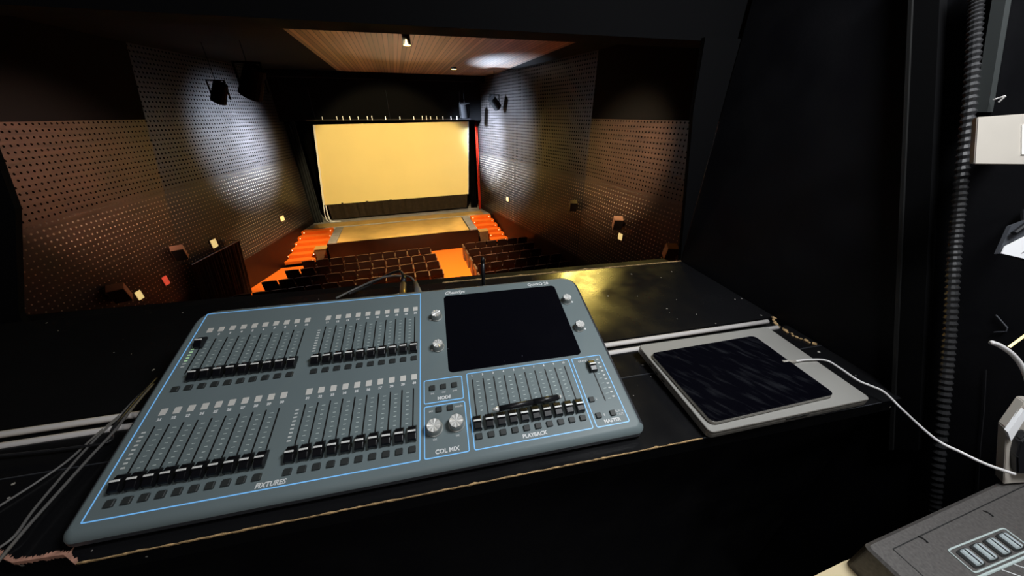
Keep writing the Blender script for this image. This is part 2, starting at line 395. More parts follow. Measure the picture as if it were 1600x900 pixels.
# scale marks between the slots and channel numbers
def marks(us, v0, v1, n=7, w=5.5):
    bm = bmesh.new()
    for u in us:
        for k in range(n):
            v = v0+(v1-v0)*k/(n-1); ww = w if k in (0,) else w*.8
            box(bm, P(u, v, .05), (ww*.001, .0011, .0003), Matrix((UX, UY, UN)).transposed())
    return link('scale_marks', bm, M['mark'], croot)
for bx in (22.2, 238.4):
    for dv in (0, -167.5):
        marks([bx+9.8+i*PITCHF for i in range(9)], 283+dv, 228+dv, 8)
        bm = bmesh.new(); bml = bmesh.new()
        for k in range(9):
            lit = bx < 100 and dv == 0 and 1 <= k <= 6
            box(bml if lit else bm, P(bx-10.8, 281.5+dv-k*6.3, .1), (.0052, .0026, .0006), Matrix((UX, UY, UN)).transposed())
        link('level_ladder', bm, M['led'], croot)
        if bx < 100 and dv == 0: 
            q = link('lit_level_ladder', bml, M['greenled'], croot); q['label'] = 'green lit level windows'
        else: bml.free()
        bm = bmesh.new()
        base = (1 if dv == 0 else 21)+(0 if bx < 100 else 10)
        for i in range(10):
            if bx < 100 and dv == 0 and i == 0: continue
            text(bm, str(base+i), .0062, lambda x, y, z, uu=bx+i*PITCHF+1.0, vv=300+dv: P(uu+x*1000, vv+y*1000, .3+z*1000), bold=.0003)
        link('channel_numbers', bm, M['print'], croot)
marks([529.4+i*19.85 for i in range(9)], 117, 62, 8)
bm = bmesh.new()
for i in range(10): text(bm, str((i+1) % 10 or 10), .0055, lambda x, y, z, uu=519.6+i*19.85: P(uu+x*1000, 130+y*1000, .3+z*1000), bold=.0002)
link('playback_numbers', bm, M['print'], croot)
bm = bmesh.new()
for k in range(9): box(bm, P(759.5, 127-k*10.2, .05), (.0055, .0008, .0003), Matrix((UX, UY, UN)).transposed())
link('scale_marks', bm, M['mark'], croot)
bm = bmesh.new()
for k in range(10): box(bm, P(768.5, 127-k*8.8, .1), (.0048, .0026, .0006), Matrix((UX, UY, UN)).transposed())
link('level_ladder', bm, M['led'], croot)
# lettering
def word(name, s, u, v, size, **k):
    bm = bmesh.new(); text(bm, s, size, lambda x, y, z: P(u+x*1000, v+y*1000, .3+z*1000), **k)
    return link(name, bm, M['print'], croot)
word('panel_word', 'FIXTURES', 219, 5.5, .0092, shear=.15, bold=.0003)
word('panel_word', 'MODE', 467.5, 95.5, .0082, bold=.0003)
word('panel_word', 'COL MIX', 468, 7, .0092, bold=.0003)
word('panel_word', 'PLAYBACK', 610, 6.5, .0085, bold=.0003)
word('panel_word', 'MASTER', 748, 6.6, .0082, bold=.0003)
word('maker_logo', 'ChamSys', 503, 350.8, .0125, shear=.35, bold=.0003)
word('model_name', 'QuickQ 20', 704, 351.5, .0115, bold=.0002)
for s, u, v in (('int', 447.4, 106.5), ('col', 467, 106.5), ('pos', 486.6, 106.5), ('set', 444, 74.5), ('mode', 491.5, 76), ('sat', 449.5, 27), ('int', 485.5, 27), ('GRAND', 738, 127), ('S', 735, 48), ('B', 738, 18), ('BLACK', 767, 20.5), ('OUT', 767, 14.5)):
    word('small_caption', s, u, v, .0056)
# knobs
def knob(u, v, r, dot=None):
    bm = bmesh.new(); n = 36; h = 15
    def circ(rr, hh, fl=0): return [P(u+(rr+fl*math.cos(k*PI/2))*math.cos(2*PI*k/n), v+(rr+fl*math.cos(k*PI/2))*math.sin(2*PI*k/n), hh) for k in range(n)]
    loft(bm, [circ(r*1.12, -.2), circ(r*1.12, 2), circ(r, 3), circ(r*.97, h-2), circ(r*.88, h-.3)], cap1=False, cap0=False)
    for f in bm.faces: f.material_index = 1
    # faceted top: alternating facets catch the light like a star
    rim = [bm.verts.new(P(u+r*.88*math.cos(2*PI*k/n), v+r*.88*math.sin(2*PI*k/n), h-.3+(1.1 if k % 4 < 2 else 0))) for k in range(n)]
    c = bm.verts.new(P(u, v, h-.6))
    for k in range(n):
        f = bm.faces.new((rim[k], rim[(k+1) % n], c)); f.material_index = 0
    kk = link('encoder_knob', bm, None, croot, mats=[M['knob'], M['knobside']])
    if dot: 
        d = pill('indicator_dot', dot[0], dot[1], 4.5, 4.5, .6, M['print'], 2.2)
for (u, v, du) in ((460.5, 281, -13), (461.5, 203, -13), (756, 287, 13), (758.5, 207.5, 13)):
    knob(u, v, 10.4, (u+du, v-4))
knob(449.6, 44, 12.3); knob(485.5, 45.5, 12.3)

# marker pen lying on the playback caps
pa, pb = croot.location+P(546, 52, 17.5), croot.location+P(664, 55, 17.5)
pr = empty('marker_pen', 'thin black marker pen lying across the playback fader caps', 'pen', pa)
d = pb-pa
bm = bmesh.new(); cyl(bm, d*.09, d*.62, .0045, n=16); link('barrel', bm, M['black_plastic'], pr, True)
bm = bmesh.new(); cyl(bm, d*.60, d*.97, .0052, n=16); cyl(bm, d*.97, d*1.0, .0052, .003, n=16); link('pen_cap', bm, M['black_plastic'], pr, True)
bm = bmesh.new(); cyl(bm, d*0, d*.09, .0022, .0044, n=16); q = link('nib_end', bm, M['knob'], pr, True); q['label'] = 'silver pen tip'
bm = bmesh.new(); cyl(bm, d*1.0, d*1.03, .0036, .0030, n=16); q = link('end_ring', bm, M['knob'], pr, True); q['label'] = 'silver end ring'

# ================================================================== DESK
RX = .87                                      # right wall of the booth
bm = bmesh.new()
Lx = -2.19
fx0, fy0, fx1, fy1 = -.495, .299, RX-.003, .2862
poly = [(Lx, .34), (-.62, .34), (-.575, .318), (-.52, .315), (fx0, fy0), (fx1, fy1), (RX, .9735), (Lx, .9865)]
# rear board (sill) beyond the rails, main board, and the groove between
yr = lambda x, y0: y0+.0079*(x+.803)
def board(bm, pts, z0, z1): prism(bm, [(a, b, z0) for a, b in pts], (0, 0, z1-z0))
desk = empty('worktop', 'black scuffed worktop with chipped bare front edge under the lighting console and laptop', 'worktop', (0, .3, 0))
def dk(name, bm, m, lab=None, sm=False):
    bmesh.ops.translate(bm, vec=(0, -.3, 0), verts=bm.verts)
    o = link(name, bm, m, desk, sm)
    if lab: o['label'] = lab
    return o
bm = bmesh.new(); board(bm, [(Lx, .34), (-.62, .34), (-.575, .318), (-.52, .315), (fx0, fy0), (fx1, fy1), (RX-.003, yr(RX, .527)), (Lx, yr(Lx, .514))], DZ-.03, DZ); dk('front_board', bm, M['desk'])
bm = bmesh.new(); board(bm, [(Lx, yr(Lx, .562)), (RX-.003, yr(RX, .566)), (RX-.003, .972), (Lx, .985)], DZ-.03, DZ+.002); dk('rear_board', bm, M['desk'])
bm = bmesh.new(); board(bm, [(Lx, yr(Lx, .510)), (RX-.003, yr(RX, .523)), (RX-.003, yr(RX, .57)), (Lx, yr(Lx, .566))], DZ-.05, DZ-.012); dk('track_groove', bm, M['slot'])
bm = bmesh.new()
for y0 in (.524, .553):
    a, b = Vector((Lx, yr(Lx, y0), DZ-.0005)), Vector((RX-.04, yr(RX-.04, y0), DZ-.0005))
    bm2 = bmesh.new(); tube(bm2, [a, b], .0062, 12); q = dk('sliding_track', bm2, M['alu'], 'long satin metal track', True)
bm.free()
# thin seam strip in front of the track
bm = bmesh.new(); box(bm, (-.66, .452, DZ+.0006), (3.05, .0015, .0012)); dk('seam_strip', bm, M['bevel'])
# bare wood edges, irregular ribbons
def ribbon(pts, w, t, name, m, lab, jit=.35, n=140):
    bm = bmesh.new(); pts = [Vector(p) for p in pts]; A = []; 
    L = [0]
    for a, b in zip(pts, pts[1:]): L.append(L[-1]+(b-a).length)
    for k in range(n+1):
        s = L[-1]*k/n; i = max(j for j in range(len(L)-1) if L[j] <= s+1e-9); q = pts[i].lerp(pts[i+1], (s-L[i])/(L[i+1]-L[i]))
        wj = w*(1+random.uniform(-jit, jit)*1.6)*(2.6 if random.random() < .04 else 1)
        A.append((q, wj))
    top0 = [bm.verts.new((q.x, q.y-.0006, q.z+.0005)) for q, wj in A]; top1 = [bm.verts.new((q.x, q.y+wj, q.z+.0005)) for q, wj in A]
    bot = [bm.verts.new((q.x, q.y-.0006, q.z-t*(1+random.uniform(-jit, jit)))) for q, wj in A]
    bt1 = [bm.verts.new((q.x, q.y+wj, q.z-.0005)) for q, wj in A]
    for i in range(n):
        bm.faces.new((top0[i], top0[i+1], top1[i+1], top1[i])); bm.faces.new((bot[i], bot[i+1], top0[i+1], top0[i])); bm.faces.new((top1[i], top1[i+1], bt1[i+1], bt1[i]))
    return dk(name, bm, m, lab)
ribbon([(fx0, fy0, DZ), (.40, .2905, DZ)], .0010, .0016, 'worn_edge', M['chip'], 'worn bare wood front edge', .45)
ribbon([(.40, .2905, DZ), (.80, .2868, DZ)], .0005, .0006, 'worn_edge', M['bevel'], None)
ribbon([(-.62, .339, DZ), (-.575, .317, DZ), (-.52, .314, DZ), (fx0, fy0-.001, DZ)], .004, .006, 'chipped_corner', M['chip_pink'], 'splintered pinkish corner of the worktop', .38, 70)
ribbon([(-.03, .9755, DZ+.003), (RX-.004, .9705, DZ+.003)], .0035, .006, 'rear_edge_strip', M['chip'], 'bare wood strip along the far edge', .15, 60)
bm = bmesh.new()
for k in range(16):
    t = k/15; x = .855-.02*math.sin(t*3); y = .575-.115*t; s = random.uniform(.003, .008)
    box(bm, (x+random.uniform(-.006, .006), y, DZ+.0018), (s*1.2, s*1.5, .0022), Matrix.Rotation(random.random()*3, 3, 'Z'), bev=.0006)
dk('wood_debris', bm, M['chip'], 'flaked bare wood at the wall corner')
bm = bmesh.new(); box(bm, ((Lx+RX)/2, .335, .435), (RX-Lx-.01, .03, .868)); dk('front_panel', bm, M['black'])

# ================================================================== LAPTOP + TABLET
def slab(root, name, org, yaw, tilt, W, D, T, rad, m, m2=None, rim=.0012):
    ux = Vector((math.cos(yaw), math.sin(yaw), 0)); uy = Vector((-math.sin(yaw)*math.cos(tilt), math.cos(yaw)*math.cos(tilt), math.sin(tilt))); un = ux.cross(uy)
    bm = bmesh.new(); o = Vector(org)-root.location
    def rg(off, h): return [o+ux*a+uy*b+un*h for a, b in rrect(off, off, W-off, D-off, max(.001, rad-off), 6)]
    loft(bm, [rg(rim, 0), rg(rim*.3, -rim*.4), rg(0, -rim), rg(0, -T+rim), rg(rim, -T)])
    ob = link(name, bm, None, root, mats=[m, m2 or m])
    for p in ob.data.polygons: p.material_index = 0 if abs(p.normal.dot(un)) > .9 else 1
    return ob, (o, ux, uy, un)
lap = empty('laptop', 'closed silver laptop lying on the worktop under the black tablet', 'laptop', (.58, .4, DZ))
LW, LD, LT = .3552, .2288, .0431
lo = Vector((.4051, .285, DZ+.0196))
_, (o_, ux, uy, un) = slab(lap, 'lid', lo, .0031, LT, LW, LD, .006, .010, M['silver'], M['silver_edge'])
slab(lap, 'base', lo-un*.0066, .0031, LT, LW, LD, .0095, .010, M['silver_edge'])
bm = bmesh.new()
for k in range(3): box(bm, o_+uy*(.03+.022*k+.10)-un*.011-ux*.0003, (.001, .009, .0028), Matrix((ux, uy, un)).transposed())
link('side_port', bm, M['slot'], lap)
bm = bmesh.new(); box(bm, o_+ux*LW*.52-un*.0063-uy*.0003, (.05, .0016, .0022), Matrix((ux, uy, un)).transposed()); link('lid_notch', bm, M['slot'], lap)
for a, b in ((.03, .02), (.32, .02), (.03, .19), (.32, .19)):
    bm = bmesh.new(); top = o_+ux*a+uy*b-un*.016; cyl(bm, top, (top.x, top.y, 0.0005), .012, n=16); link('rubber_foot', bm, M['black_plastic'], lap)
tab = empty('tablet', 'black glass tablet with silver rim lying on the closed laptop', 'tablet', (.57, .4, DZ+.02))
to = Vector((.4156, .2965, DZ+.0297))
_, (t_, tx, ty, tn) = slab(tab, 'glass', to+Vector((0, 0, .0)), .0249, .0380, .275, .1789, .0016, .011, M['glass'])
slab(tab, 'shell', to-tn*.0017-tx*.0008-ty*.0008, .0249, .0380, .2766, .1805, .0062, .012, M['silver_edge'])
# charging cable from the tablet to the wall socket
ca = [(1222, 566), (1240, 565), (1262, 562), (1290, 563), (1312, 575), (1340, 594), (1361, 603)]
pts = [atz(x, y, DZ+.030-.0005*i) for i, (x, y) in enumerate(ca)]
pts += [atz(1382, 613, DZ+.024), atz(1412, 642, DZ+.012), EYE+ray(1460, 685)*.50, EYE+ray(1500, 706)*.478, EYE+ray(1540, 725)*.46, EYE+ray(1586, 741)*.446]
cb = empty('charging_cable', 'white charging cable from the tablet to the wall socket', 'cable', pts[0])
bm = bmesh.new(); tube(bm, catmull([p-pts[0] for p in pts[1:]], 8), .0021, 10); link('cord', bm, M['white_cable'], cb, True)
bm = bmesh.new(); dd = (pts[1]-pts[0]); cyl(bm, Vector((0, 0, 0)), dd*1.15, .0048, .0032, 14); link('plug_end', bm, M['white_plastic'], cb, True)

# ================================================================== CABLES ROUND THE CONSOLE
def cable(name, pts, r, m, label, cat='cable', group=None, parts=None):
    root = empty(name, label, cat, pts[0], 0, group)
    bm = bmesh.new(); tube(bm, catmull([Vector(p)-Vector(pts[0]) for p in pts], 10), r, 8); link('cord', bm, m, root, True)
    return root
zc = DZ+.004
c1 = [atz(*p, zc) for p in ((240, 596), (205, 630), (188, 648), (150, 680), (108, 718), (60, 752), (0, 790), (-60, 826))]
cable('cable', c1, .0018, M['grey_cable'], 'grey cable crossing the metal tracks left of the console, uppermost of three')
c2 = [atz(*p, zc+.004) for p in ((238, 598), (200, 640), (165, 670), (125, 712), (85, 758), (50, 800), (25, 835), (0, 855), (-50, 885))]
cable('cable', c2, .0018, M['grey_cable'], 'thin grey cable bending down left of the console, middle of three')
c3 = [atz(*p, zc+.0085) for p in ((239, 600), (205, 640), (180, 672), (140, 715), (95, 765), (50, 815), (20, 850), (-10, 885), (-60, 935))]
cable('cable', c3, .0021, M['grey_cable'], 'grey cable running down to the frame edge, lowest of three left of the console')
c4 = [atz(*p, zc+.006) for p in ((245, 590), (215, 622), (190, 652), (175, 672), (170, 690), (110, 700), (40, 708), (-40, 716))]
cable('cable', c4, .0022, M['black_cable'], 'thin black cable lying along the worktop below the metal track')
# plugs standing up out of the console's back
g = [aty(525, 466, .90), aty(560, 449, .95), aty(600, 433, .955), (aty(628, 431, .95)), aty(641, 433, .92), aty(649, 441, .89)]
r = cable('microphone_cable', g, .0030, M['grey_cable'], 'grey looped cable with tapered grey plug behind the console')
bm = bmesh.new(); base = aty(655, 470, .735)-g[0]; tip = g[-1]-g[0]
cyl(bm, aty(656, 466, .77)-g[0], tip, .0125, .0055, 18); link('tapered_plug', bm, M['grey_cable'], r, True)
bm = bmesh.new(); cyl(bm, aty(657, 472, .735)-g[0], aty(657, 462, .77)-g[0], .0125, n=18); q = link('plug_collar', bm, M['print'], r, True); q['label'] = 'white plug collar'
g2 = [aty(545, 459, .915), aty(575, 446, .97), aty(605, 430, .97), aty(625, 424, .93), aty(631, 436, .88)]
r = cable('connector_cable', g2, .0042, M['black_cable'], 'black cable with brass-banded connector behind the console')
bm = bmesh.new(); cyl(bm, aty(629, 470, .76)-g2[0], aty(630, 443, .86)-g2[0], .0085, n=18); q = link('metal_connector', bm, M['brass'], r, True); q['label'] = 'brass coloured connector sleeve'
bm = bmesh.new(); cyl(bm, aty(630, 443, .86)-g2[0], aty(631, 430, .885)-g2[0], .0095, .006, n=18); link('strain_relief', bm, M['black_plastic'], r, True)
pg = aty(756, 452, .90); pg.z = DZ+.001
gn = empty('window_latch', 'upright black window latch post on the sill behind the console', 'latch', (pg.x, .90, DZ+.002))
top = aty(754, 402, .90)-gn.location
bm = bmesh.new(); cyl(bm, (0, 0, 0), (top.x*.98, 0, top.z*.86), .0062, n=12); link('post', bm, M['black_plastic'], gn, True)
bm = bmesh.new(); cyl(bm, (top.x*.98, 0, top.z*.84), (top.x, 0, top.z), .0072, .0045, n=12); link('post_cap', bm, M['black_plastic'], gn, True)
bm = bmesh.new(); cyl(bm, (0, 0, 0), (0, 0, .004), .014, n=16); link('foot', bm, M['black_plastic'], gn)

# ================================================================== BOOTH SHELL
def plate(name, pts, vec, m):
    bm = bmesh.new(); prism(bm, pts, vec); return struct(link(name, bm, m))
BX0, BY0, BH = -2.2, -2.0, 2.35
plate('floor', [(BX0, BY0, -.1), (RX+.9, BY0, -.1), (RX+.9, 1.15, -.1), (BX0, 1.15, -.1)], (0, 0, .1), M['blackwall'])
plate('ceiling', [(BX0, BY0, BH), (RX+.9, BY0, BH), (RX+.9, 1.15, BH), (BX0, 1.15, BH)], (0, 0, .1), M['blackwall'])
plate('wall_left', [(BX0-.1, BY0, 0), (BX0-.1, 1.15, 0), (BX0-.1, 1.15, BH), (BX0-.1, BY0, BH)], (.1, 0, 0), M['blackwall'])
plate('wall_right', [(RX, BY0, 0), (RX, .974, 0), (RX, .974, BH), (RX, BY0, BH)], (.1, 0, 0), M['blackwall'])
plate('wall_back', [(BX0, BY0-.1, 0), (RX, BY0-.1, 0), (RX, BY0-.1, BH), (BX0, BY0-.1, BH)], (0, .1, 0), M['blackwall'])
zt = CZ+.188
plate('wall_front', [(BX0, .9865, 0), (RX, .9735, 0), (RX, .9735, DZ-.03), (BX0, .9865, DZ-.03)], (0, .10, 0), M['blackwall'])
plate('wall_front', [(BX0, 1.0, zt+.004), (RX, .99, zt-.006), (RX, .99, BH), (BX0, 1.0, BH)], (0, .10, 0), M['void'])
plate('wall_front', [(BX0, 1.0, DZ-.03), (-1.175, 1.0, DZ-.03), (-1.165, 1.0, CZ-.48), (-1.01, 1.0, CZ-.2), (-.90, 1.0, zt), (BX0, 1.0, zt)], (0, .015, 0), M['void'])
plate('wall_front', [(RX-.002, .975, DZ-.03), (RX-.002, .975, zt), (.752, .975, zt), (.768, .975, CZ+.015), (RX-.004, .975, DZ+.005)], (0, .015, 0), M['void'])

# ================================================================== RIGHT WALL FITTINGS
def wp(x, y, off=0): p = atx(x, y, RX-off); return p
# leaning post
post = empty('wall_post', 'black painted post leaning along the right booth wall', 'post', atx(1426, 250, RX))
def pstrip(name, x0, x1, x2, x3, off, th, m, y0=-60, y1=700, parent=post):
    a = [wp(x0, y0), wp(x1, y0), wp(x3, y1), wp(x2, y1)]
    bm = bmesh.new(); prism(bm, [p-parent.location-Vector((.001, 0, 0)) for p in a], (-th, 0, 0)); return link(name, bm, m, parent)
pstrip('post_face', 1440, 1484, 1404, 1446, 0, .018, M['void'])
q = pstrip('post_edge_bead', 1437, 1443, 1402, 1408, 0, .022, M['slot'])
# corrugated conduit strapped to the wall
cp = [atx(1527, -40, RX-.016), atx(1524, 30, RX-.016), atx(1516, 150, RX-.016), atx(1501, 290, RX-.016), atx(1491, 400, RX-.016), atx(1484, 520, RX-.016), atx(1474, 640, RX-.016), atx(1462, 770, RX-.016), atx(1452, 860, RX-.016)]
fine = catmull(cp, 26)
cd = empty('flexible_conduit', 'black corrugated conduit running down the right wall beside the post', 'conduit', cp[0])
bm = bmesh.new(); tube(bm, [p-cp[0] for p in fine], .0088, 12, ribs=.74); link('corrugated_tube', bm, M['conduit'], cd)
# second thin vertical batten
bt = empty('wall_batten', 'thin grey-edged black batten at the top right of the wall', 'batten', atx(1575, 60, RX))
pstrip('batten_strip', 1566, 1588, 1530, 1552, 0, .012, M['button'], -40, 175, bt)
bm = bmesh.new(); a = atx(1552, 156, RX-.014)-bt.location; b = atx(1571, 150, RX-.014)-bt.location
tube(bm, [a, b], .0012, 6); tube(bm, [b, b+Vector((0, .003, -.008))], .0012, 6); link('staple', bm, M['alu'], bt)
# off-white junction box
def facing_box(name, label, cat, corners, depth, thick, m, bev=.002, away=None):
    """box whose front has the given photo corners at one distance in front of the eye"""
    P4 = [EYE+ray(x, y)*depth for x, y in corners]
    c = sum(P4, Vector())/4
    root = empty(name, label, cat, c)
    n = (P4[1]-P4[0]).cross(P4[3]-P4[0]).normalized()
    if n.dot(c-EYE) < 0: n = -n
    return root, [p-c for p in P4], n
jb, J, n = facing_box('junction_box', 'off-white plastic junction box fixed high on the right wall', 'junction box', [(1527, 183), (1612, 177), (1612, 258), (1522, 257)], .44, .05, M['white_plastic'])
bm = bmesh.new(); sv = ray(1560, 220).normalized()*.035-RT*.009; prism(bm, J, sv); bmesh.ops.bevel(bm, geom=bm.edges[:], offset=.0015, segments=2, affect='EDGES'); link('box_body', bm, M['white_plastic'], jb)
bm = bmesh.new(); a = J[0].lerp(J[1], .80).lerp(J[3].lerp(J[2], .80), .22); b = J[0].lerp(J[1], .96).lerp(J[3].lerp(J[2], .96), .22); c = J[0].lerp(J[1], .96).lerp(J[3].lerp(J[2], .96), .8); d = J[0].lerp(J[1], .80).lerp(J[3].lerp(J[2], .80), .8)
prism(bm, [a-n*.0015, b-n*.0015, c-n*.0015, d-n*.0015], n*.003); link('box_window', bm, M['square'], jb)
bm = bmesh.new(); a = J[0].lerp(J[1], .83).lerp(J[3].lerp(J[2], .83), .68); b = J[0].lerp(J[1], .95).lerp(J[3].lerp(J[2], .95), .68)
tube(bm, [a-n*.002, b-n*.002], .001, 6); link('box_latch', bm, M['print'], jb)
jb_stub = bmesh.new(); jc = jb.location
cyl(jb_stub, sv+RT*.012, Vector((RX-.002-jc.x, sv.y+.03, sv.z)), .010, n=14); link('mounting_stub', jb_stub, M['black_plastic'], jb)
# paper notice in a tray
pn, J, n = facing_box('paper_notice', 'white printed sheet hanging from a clip at the right edge', 'paper', [(1565, 396), (1585, 352), (1622, 338), (1622, 409)], .44, .0, M['paper'])
bm = bmesh.new(); 
low = [J[0], J[0].lerp(J[1], .25), J[2].lerp(J[3], .30), J[3]]
prism(bm, low, n*.001); link('sheet', bm, M['paper'], pn)
bm = bmesh.new(); prism(bm, [J[0]+n*.003, J[1]+n*.003, J[2]+n*.003, J[3]+n*.003], n*.004); link('backing_board', bm, M['bevel'], pn)
bm = bmesh.new(); tube(bm, [J[1].lerp(J[0], .3)-n*.003, J[1].lerp(J[2], .55)-n*.004, J[2].lerp(J[3], .02)-n*.003], .003, 8); link('clip', bm, M['black_plastic'], pn)
bm = bmesh.new()
for k in range(5):
    a = low[0].lerp(low[3], .45+.05*k).lerp(low[2], .15+.12*k); b = a+(low[2]-low[1]).normalized()*.016
    tube(bm, [a-n*.0006, b-n*.0006], .0003, 4)
link('printed_lines', bm, M['bevel'], pn)
bm = bmesh.new(); tube(bm, [Vector((.01, .0, .01))+n*.006, Vector((RX-.002-pn.location.x, .05, .02))], .004, 8); link('bracket', bm, M['black_plastic'], pn)
# white socket box low on the wall
sb = empty('socket_box', 'white wall socket box with peeling front and black plug, right edge', 'socket box', EYE+ray(1590, 690)*.46)
def q3(x, y, dpt): return EYE+ray(x, y)*dpt-sb.location
bv = ray(1600, 690).normalized()*.03-RT*.014+UP*.012
bm = bmesh.new(); prism(bm, [q3(1573, 671, .455), q3(1602, 629, .46), q3(1640, 629, .46), q3(1640, 752, .46), q3(1568, 757, .455)], bv); bmesh.ops.bevel(bm, geom=bm.edges[:], offset=.0012, segments=2, affect='EDGES'); link('box_body', bm, M['white_plastic'], sb)
bm = bmesh.new(); prism(bm, [q3(1575, 676, .452), q3(1600, 640, .457), q3(1604, 651, .456), q3(1580, 690, .451)], Vector((.003, .005, 0))); q = link('peeling_tape', bm, M['paper'], sb)
bm = bmesh.new(); prism(bm, [q3(1596, 690, .448), q3(1606, 680, .449), q3(1630, 690, .448), q3(1630, 742, .448), q3(1590, 742, .448), q3(1590, 715, .447)], Vector((.008, .015, 0))); bmesh.ops.bevel(bm, geom=bm.edges[:], offset=.002, segments=2, affect='EDGES'); link('plug', bm, M['black_plastic'], sb)
bm = bmesh.new(); cyl(bm, q3(1625, 690, .488), Vector((RX-.002-sb.location.x, .03, .01)), .010, n=14); link('mounting_stub', bm, M['black_plastic'], sb)
# white cable stub and gold strip
cable('socket_cable', [EYE+ray(x, y)*.47 for x, y in ((1549, 535), (1562, 540), (1580, 552), (1594, 568), (1604, 588), (1612, 620))], .0032, M['white_cable'], 'short thick white cable curling down at the right edge')
gs = [EYE+ray(x, y)*.49 for x, y in ((1576, 543), (1612, 517))]
bm = bmesh.new(); tube(bm, [p-gs[0] for p in gs], .0022, 4); o = link('gold_strip', bm, M['brass']); o.location = gs[0]; tag(o, 'thin gold strip behind the short white cable', 'strip')
wl = [atx(x, y, RX-.0025) for x, y in ((1556, 492), (1574, 512), (1572, 518), (1553, 519))]
bm = bmesh.new(); tube(bm, [p-wl[0] for p in wl], .0010, 6); o = link('wire_hook', bm, M['bevel']); o.location = wl[0]; tag(o, 'thin bent dark wire above the short white cable', 'wire')
sm_ = [atx(x, y, RX-.003) for x, y in ((1541, 578), (1538, 640), (1532, 700), (1528, 765))]
bm = bmesh.new(); tube(bm, [p-sm_[0] for p in sm_], .0006, 6); o = link('bell_wire', bm, M['black_cable']); o.location = sm_[0]; tag(o, 'fine pale wire running down the black wall left of the socket box', 'wire')
# paint chip on the post
cc = atx(1419, 270, RX-.002)
bm = bmesh.new(); prism(bm, [atx(x, y, RX-.002)-cc for x, y in ((1421, 252), (1423, 262), (1421, 284), (1416, 286), (1414, 272), (1418, 262))], (-.002, 0, 0)); o = link('wood_splinter', bm, M['chip_pink']); o.location = cc; tag(o, 'small pinkish splinter of bare wood beside the black post', 'splinter')

# ================================================================== SECOND DECK (bottom right)
Z2 = DZ+.030
dk2o = atz(1350, 850, Z2)
deck = empty('control_deck', 'dark grey control deck with four pale buttons, bottom right corner', 'control deck', (dk2o.x, dk2o.y, Z2-.05))
def D(x, y, h=0): p = atz(x, y, Z2)-deck.location; return Vector((p.x, p.y, p.z+h))
back = (atz(1600, 735, Z2)-atz(1350, 850, Z2)); back.z = 0; bd = back.normalized(); dn = Vector((bd.y, -bd.x, 0))     # towards the viewer
o0 = D(1350, 850)
def DP(s, t, h=0): return o0+bd*s+dn*t+Vector((0, 0, h))
def deck_uv(x, y):
    p = D(x, y)-o0; return p.dot(bd), p.dot(dn)
uvs = {k: deck_uv(*k) for k in ((1395, 858), (1445, 905), (1600, 764), (1480, 860), (1562, 827), (1520, 895), (1605, 862))}
W2, H2 = .352, .26
bm = bmesh.new()
tb = uvs[(1395, 858)][1]; sx = uvs[(1395, 858)][0]
loft(bm, [[DP(a, b, -.0) for a, b in rrect(.003, .003, W2, H2, .004)], [DP(a, b, -.003) for a, b in rrect(0, 0, W2+.003, H2+.003, .006)], [DP(a, b, -.05) for a, b in rrect(0, 0, W2+.003, H2+.003, .006)]])
link('deck_body', bm, M['deck'], deck)
bm = bmesh.new()
box(bm, DP(sx+(W2-sx)/2, tb, .0001), (W2-sx, .0011, .0006), Matrix((bd, dn, Vector((0, 0, 1)))).transposed())
box(bm, DP(sx, tb+.1, .0001), (.0011, .2, .0006), Matrix((bd, dn, Vector((0, 0, 1)))).transposed())
link('panel_seam', bm, M['slot'], deck)
# button frame + four buttons
fa = deck_uv(1480, 860); fb = deck_uv(1566, 826); fc = deck_uv(1522, 896)
e1 = Vector((fb[0]-fa[0], fb[1]-fa[1])); e2 = Vector((fc[0]-fa[0], fc[1]-fa[1]))
def FP(a, b, h=0): return DP(fa[0]+e1.x*a+e2.x*b, fa[1]+e1.y*a+e2.y*b, h)
bm = bmesh.new(); rr = rrect(0, 0, 1.02, 1, .06)
tube(bm, [FP(a, b, .0006) for a, b in rr]+[FP(*rr[0], .0006)], .0009, 6); link('button_frame', bm, M['mark'], deck)
bm = bmesh.new(); tube(bm, [FP(-.12, 1.16, .0006), FP(2.2, 1.16, .0006)], .0014, 6); link('panel_line', bm, M['mark'], deck)
for k in range(4):
    u0 = .10+.235*k
    bm = bmesh.new(); loft(bm, [[FP(a, b, h) for a, b in rrect(u0+o*.5, .16+o, u0+.13-o*.5, .86-o, .06, 4)] for o, h in ((.0, 0), (0, .003), (.03, .0045))][::-1]); link('deck_button', bm, M['greybtn'], deck)
    bm = bmesh.new(); loft(bm, [[FP(a, b, h) for a, b in rrect(u0-.03, .12, u0+.16, .91, .07, 4)] for h in (.0002, .0009)][::-1]); link('button_well', bm, M['slot'], deck)
for (x, y) in ((1441, 846), (1543, 805)):
    bm = bmesh.new(); c = D(x, y)
    tube(bm, [c+Vector((.0048*math.cos(a), .0048*math.sin(a), .0007)) for a in [(-.6+1.9*k/8) for k in range(9)]], .0009, 6); link('screw', bm, M['slot'], deck)
bm = bmesh.new()
for k in range(7): tube(bm, [FP(.35+.22*k, 1.22, .0006), FP(.50+.22*k, 1.72, .0006)], .0006, 5)
link('panel_ticks', bm, M['print'], deck)
# black side table carrying the deck
sbt = empty('side_table', 'black side table under the control deck, bottom right', 'table', (.6, -.05, 0))
bm = bmesh.new(); zt2 = Z2-.0505
box(bm, (.04, -.02, zt2-.012), (.43, .34, .024)); link('tabletop', bm, M['black'], sbt)
for a in (-.155, .235):
    for b in (-.17, .13):
        bm = bmesh.new(); box(bm, (a, b, (zt2-.024)/2), (.03, .03, zt2-.024)); link('leg', bm, M['black'], sbt)
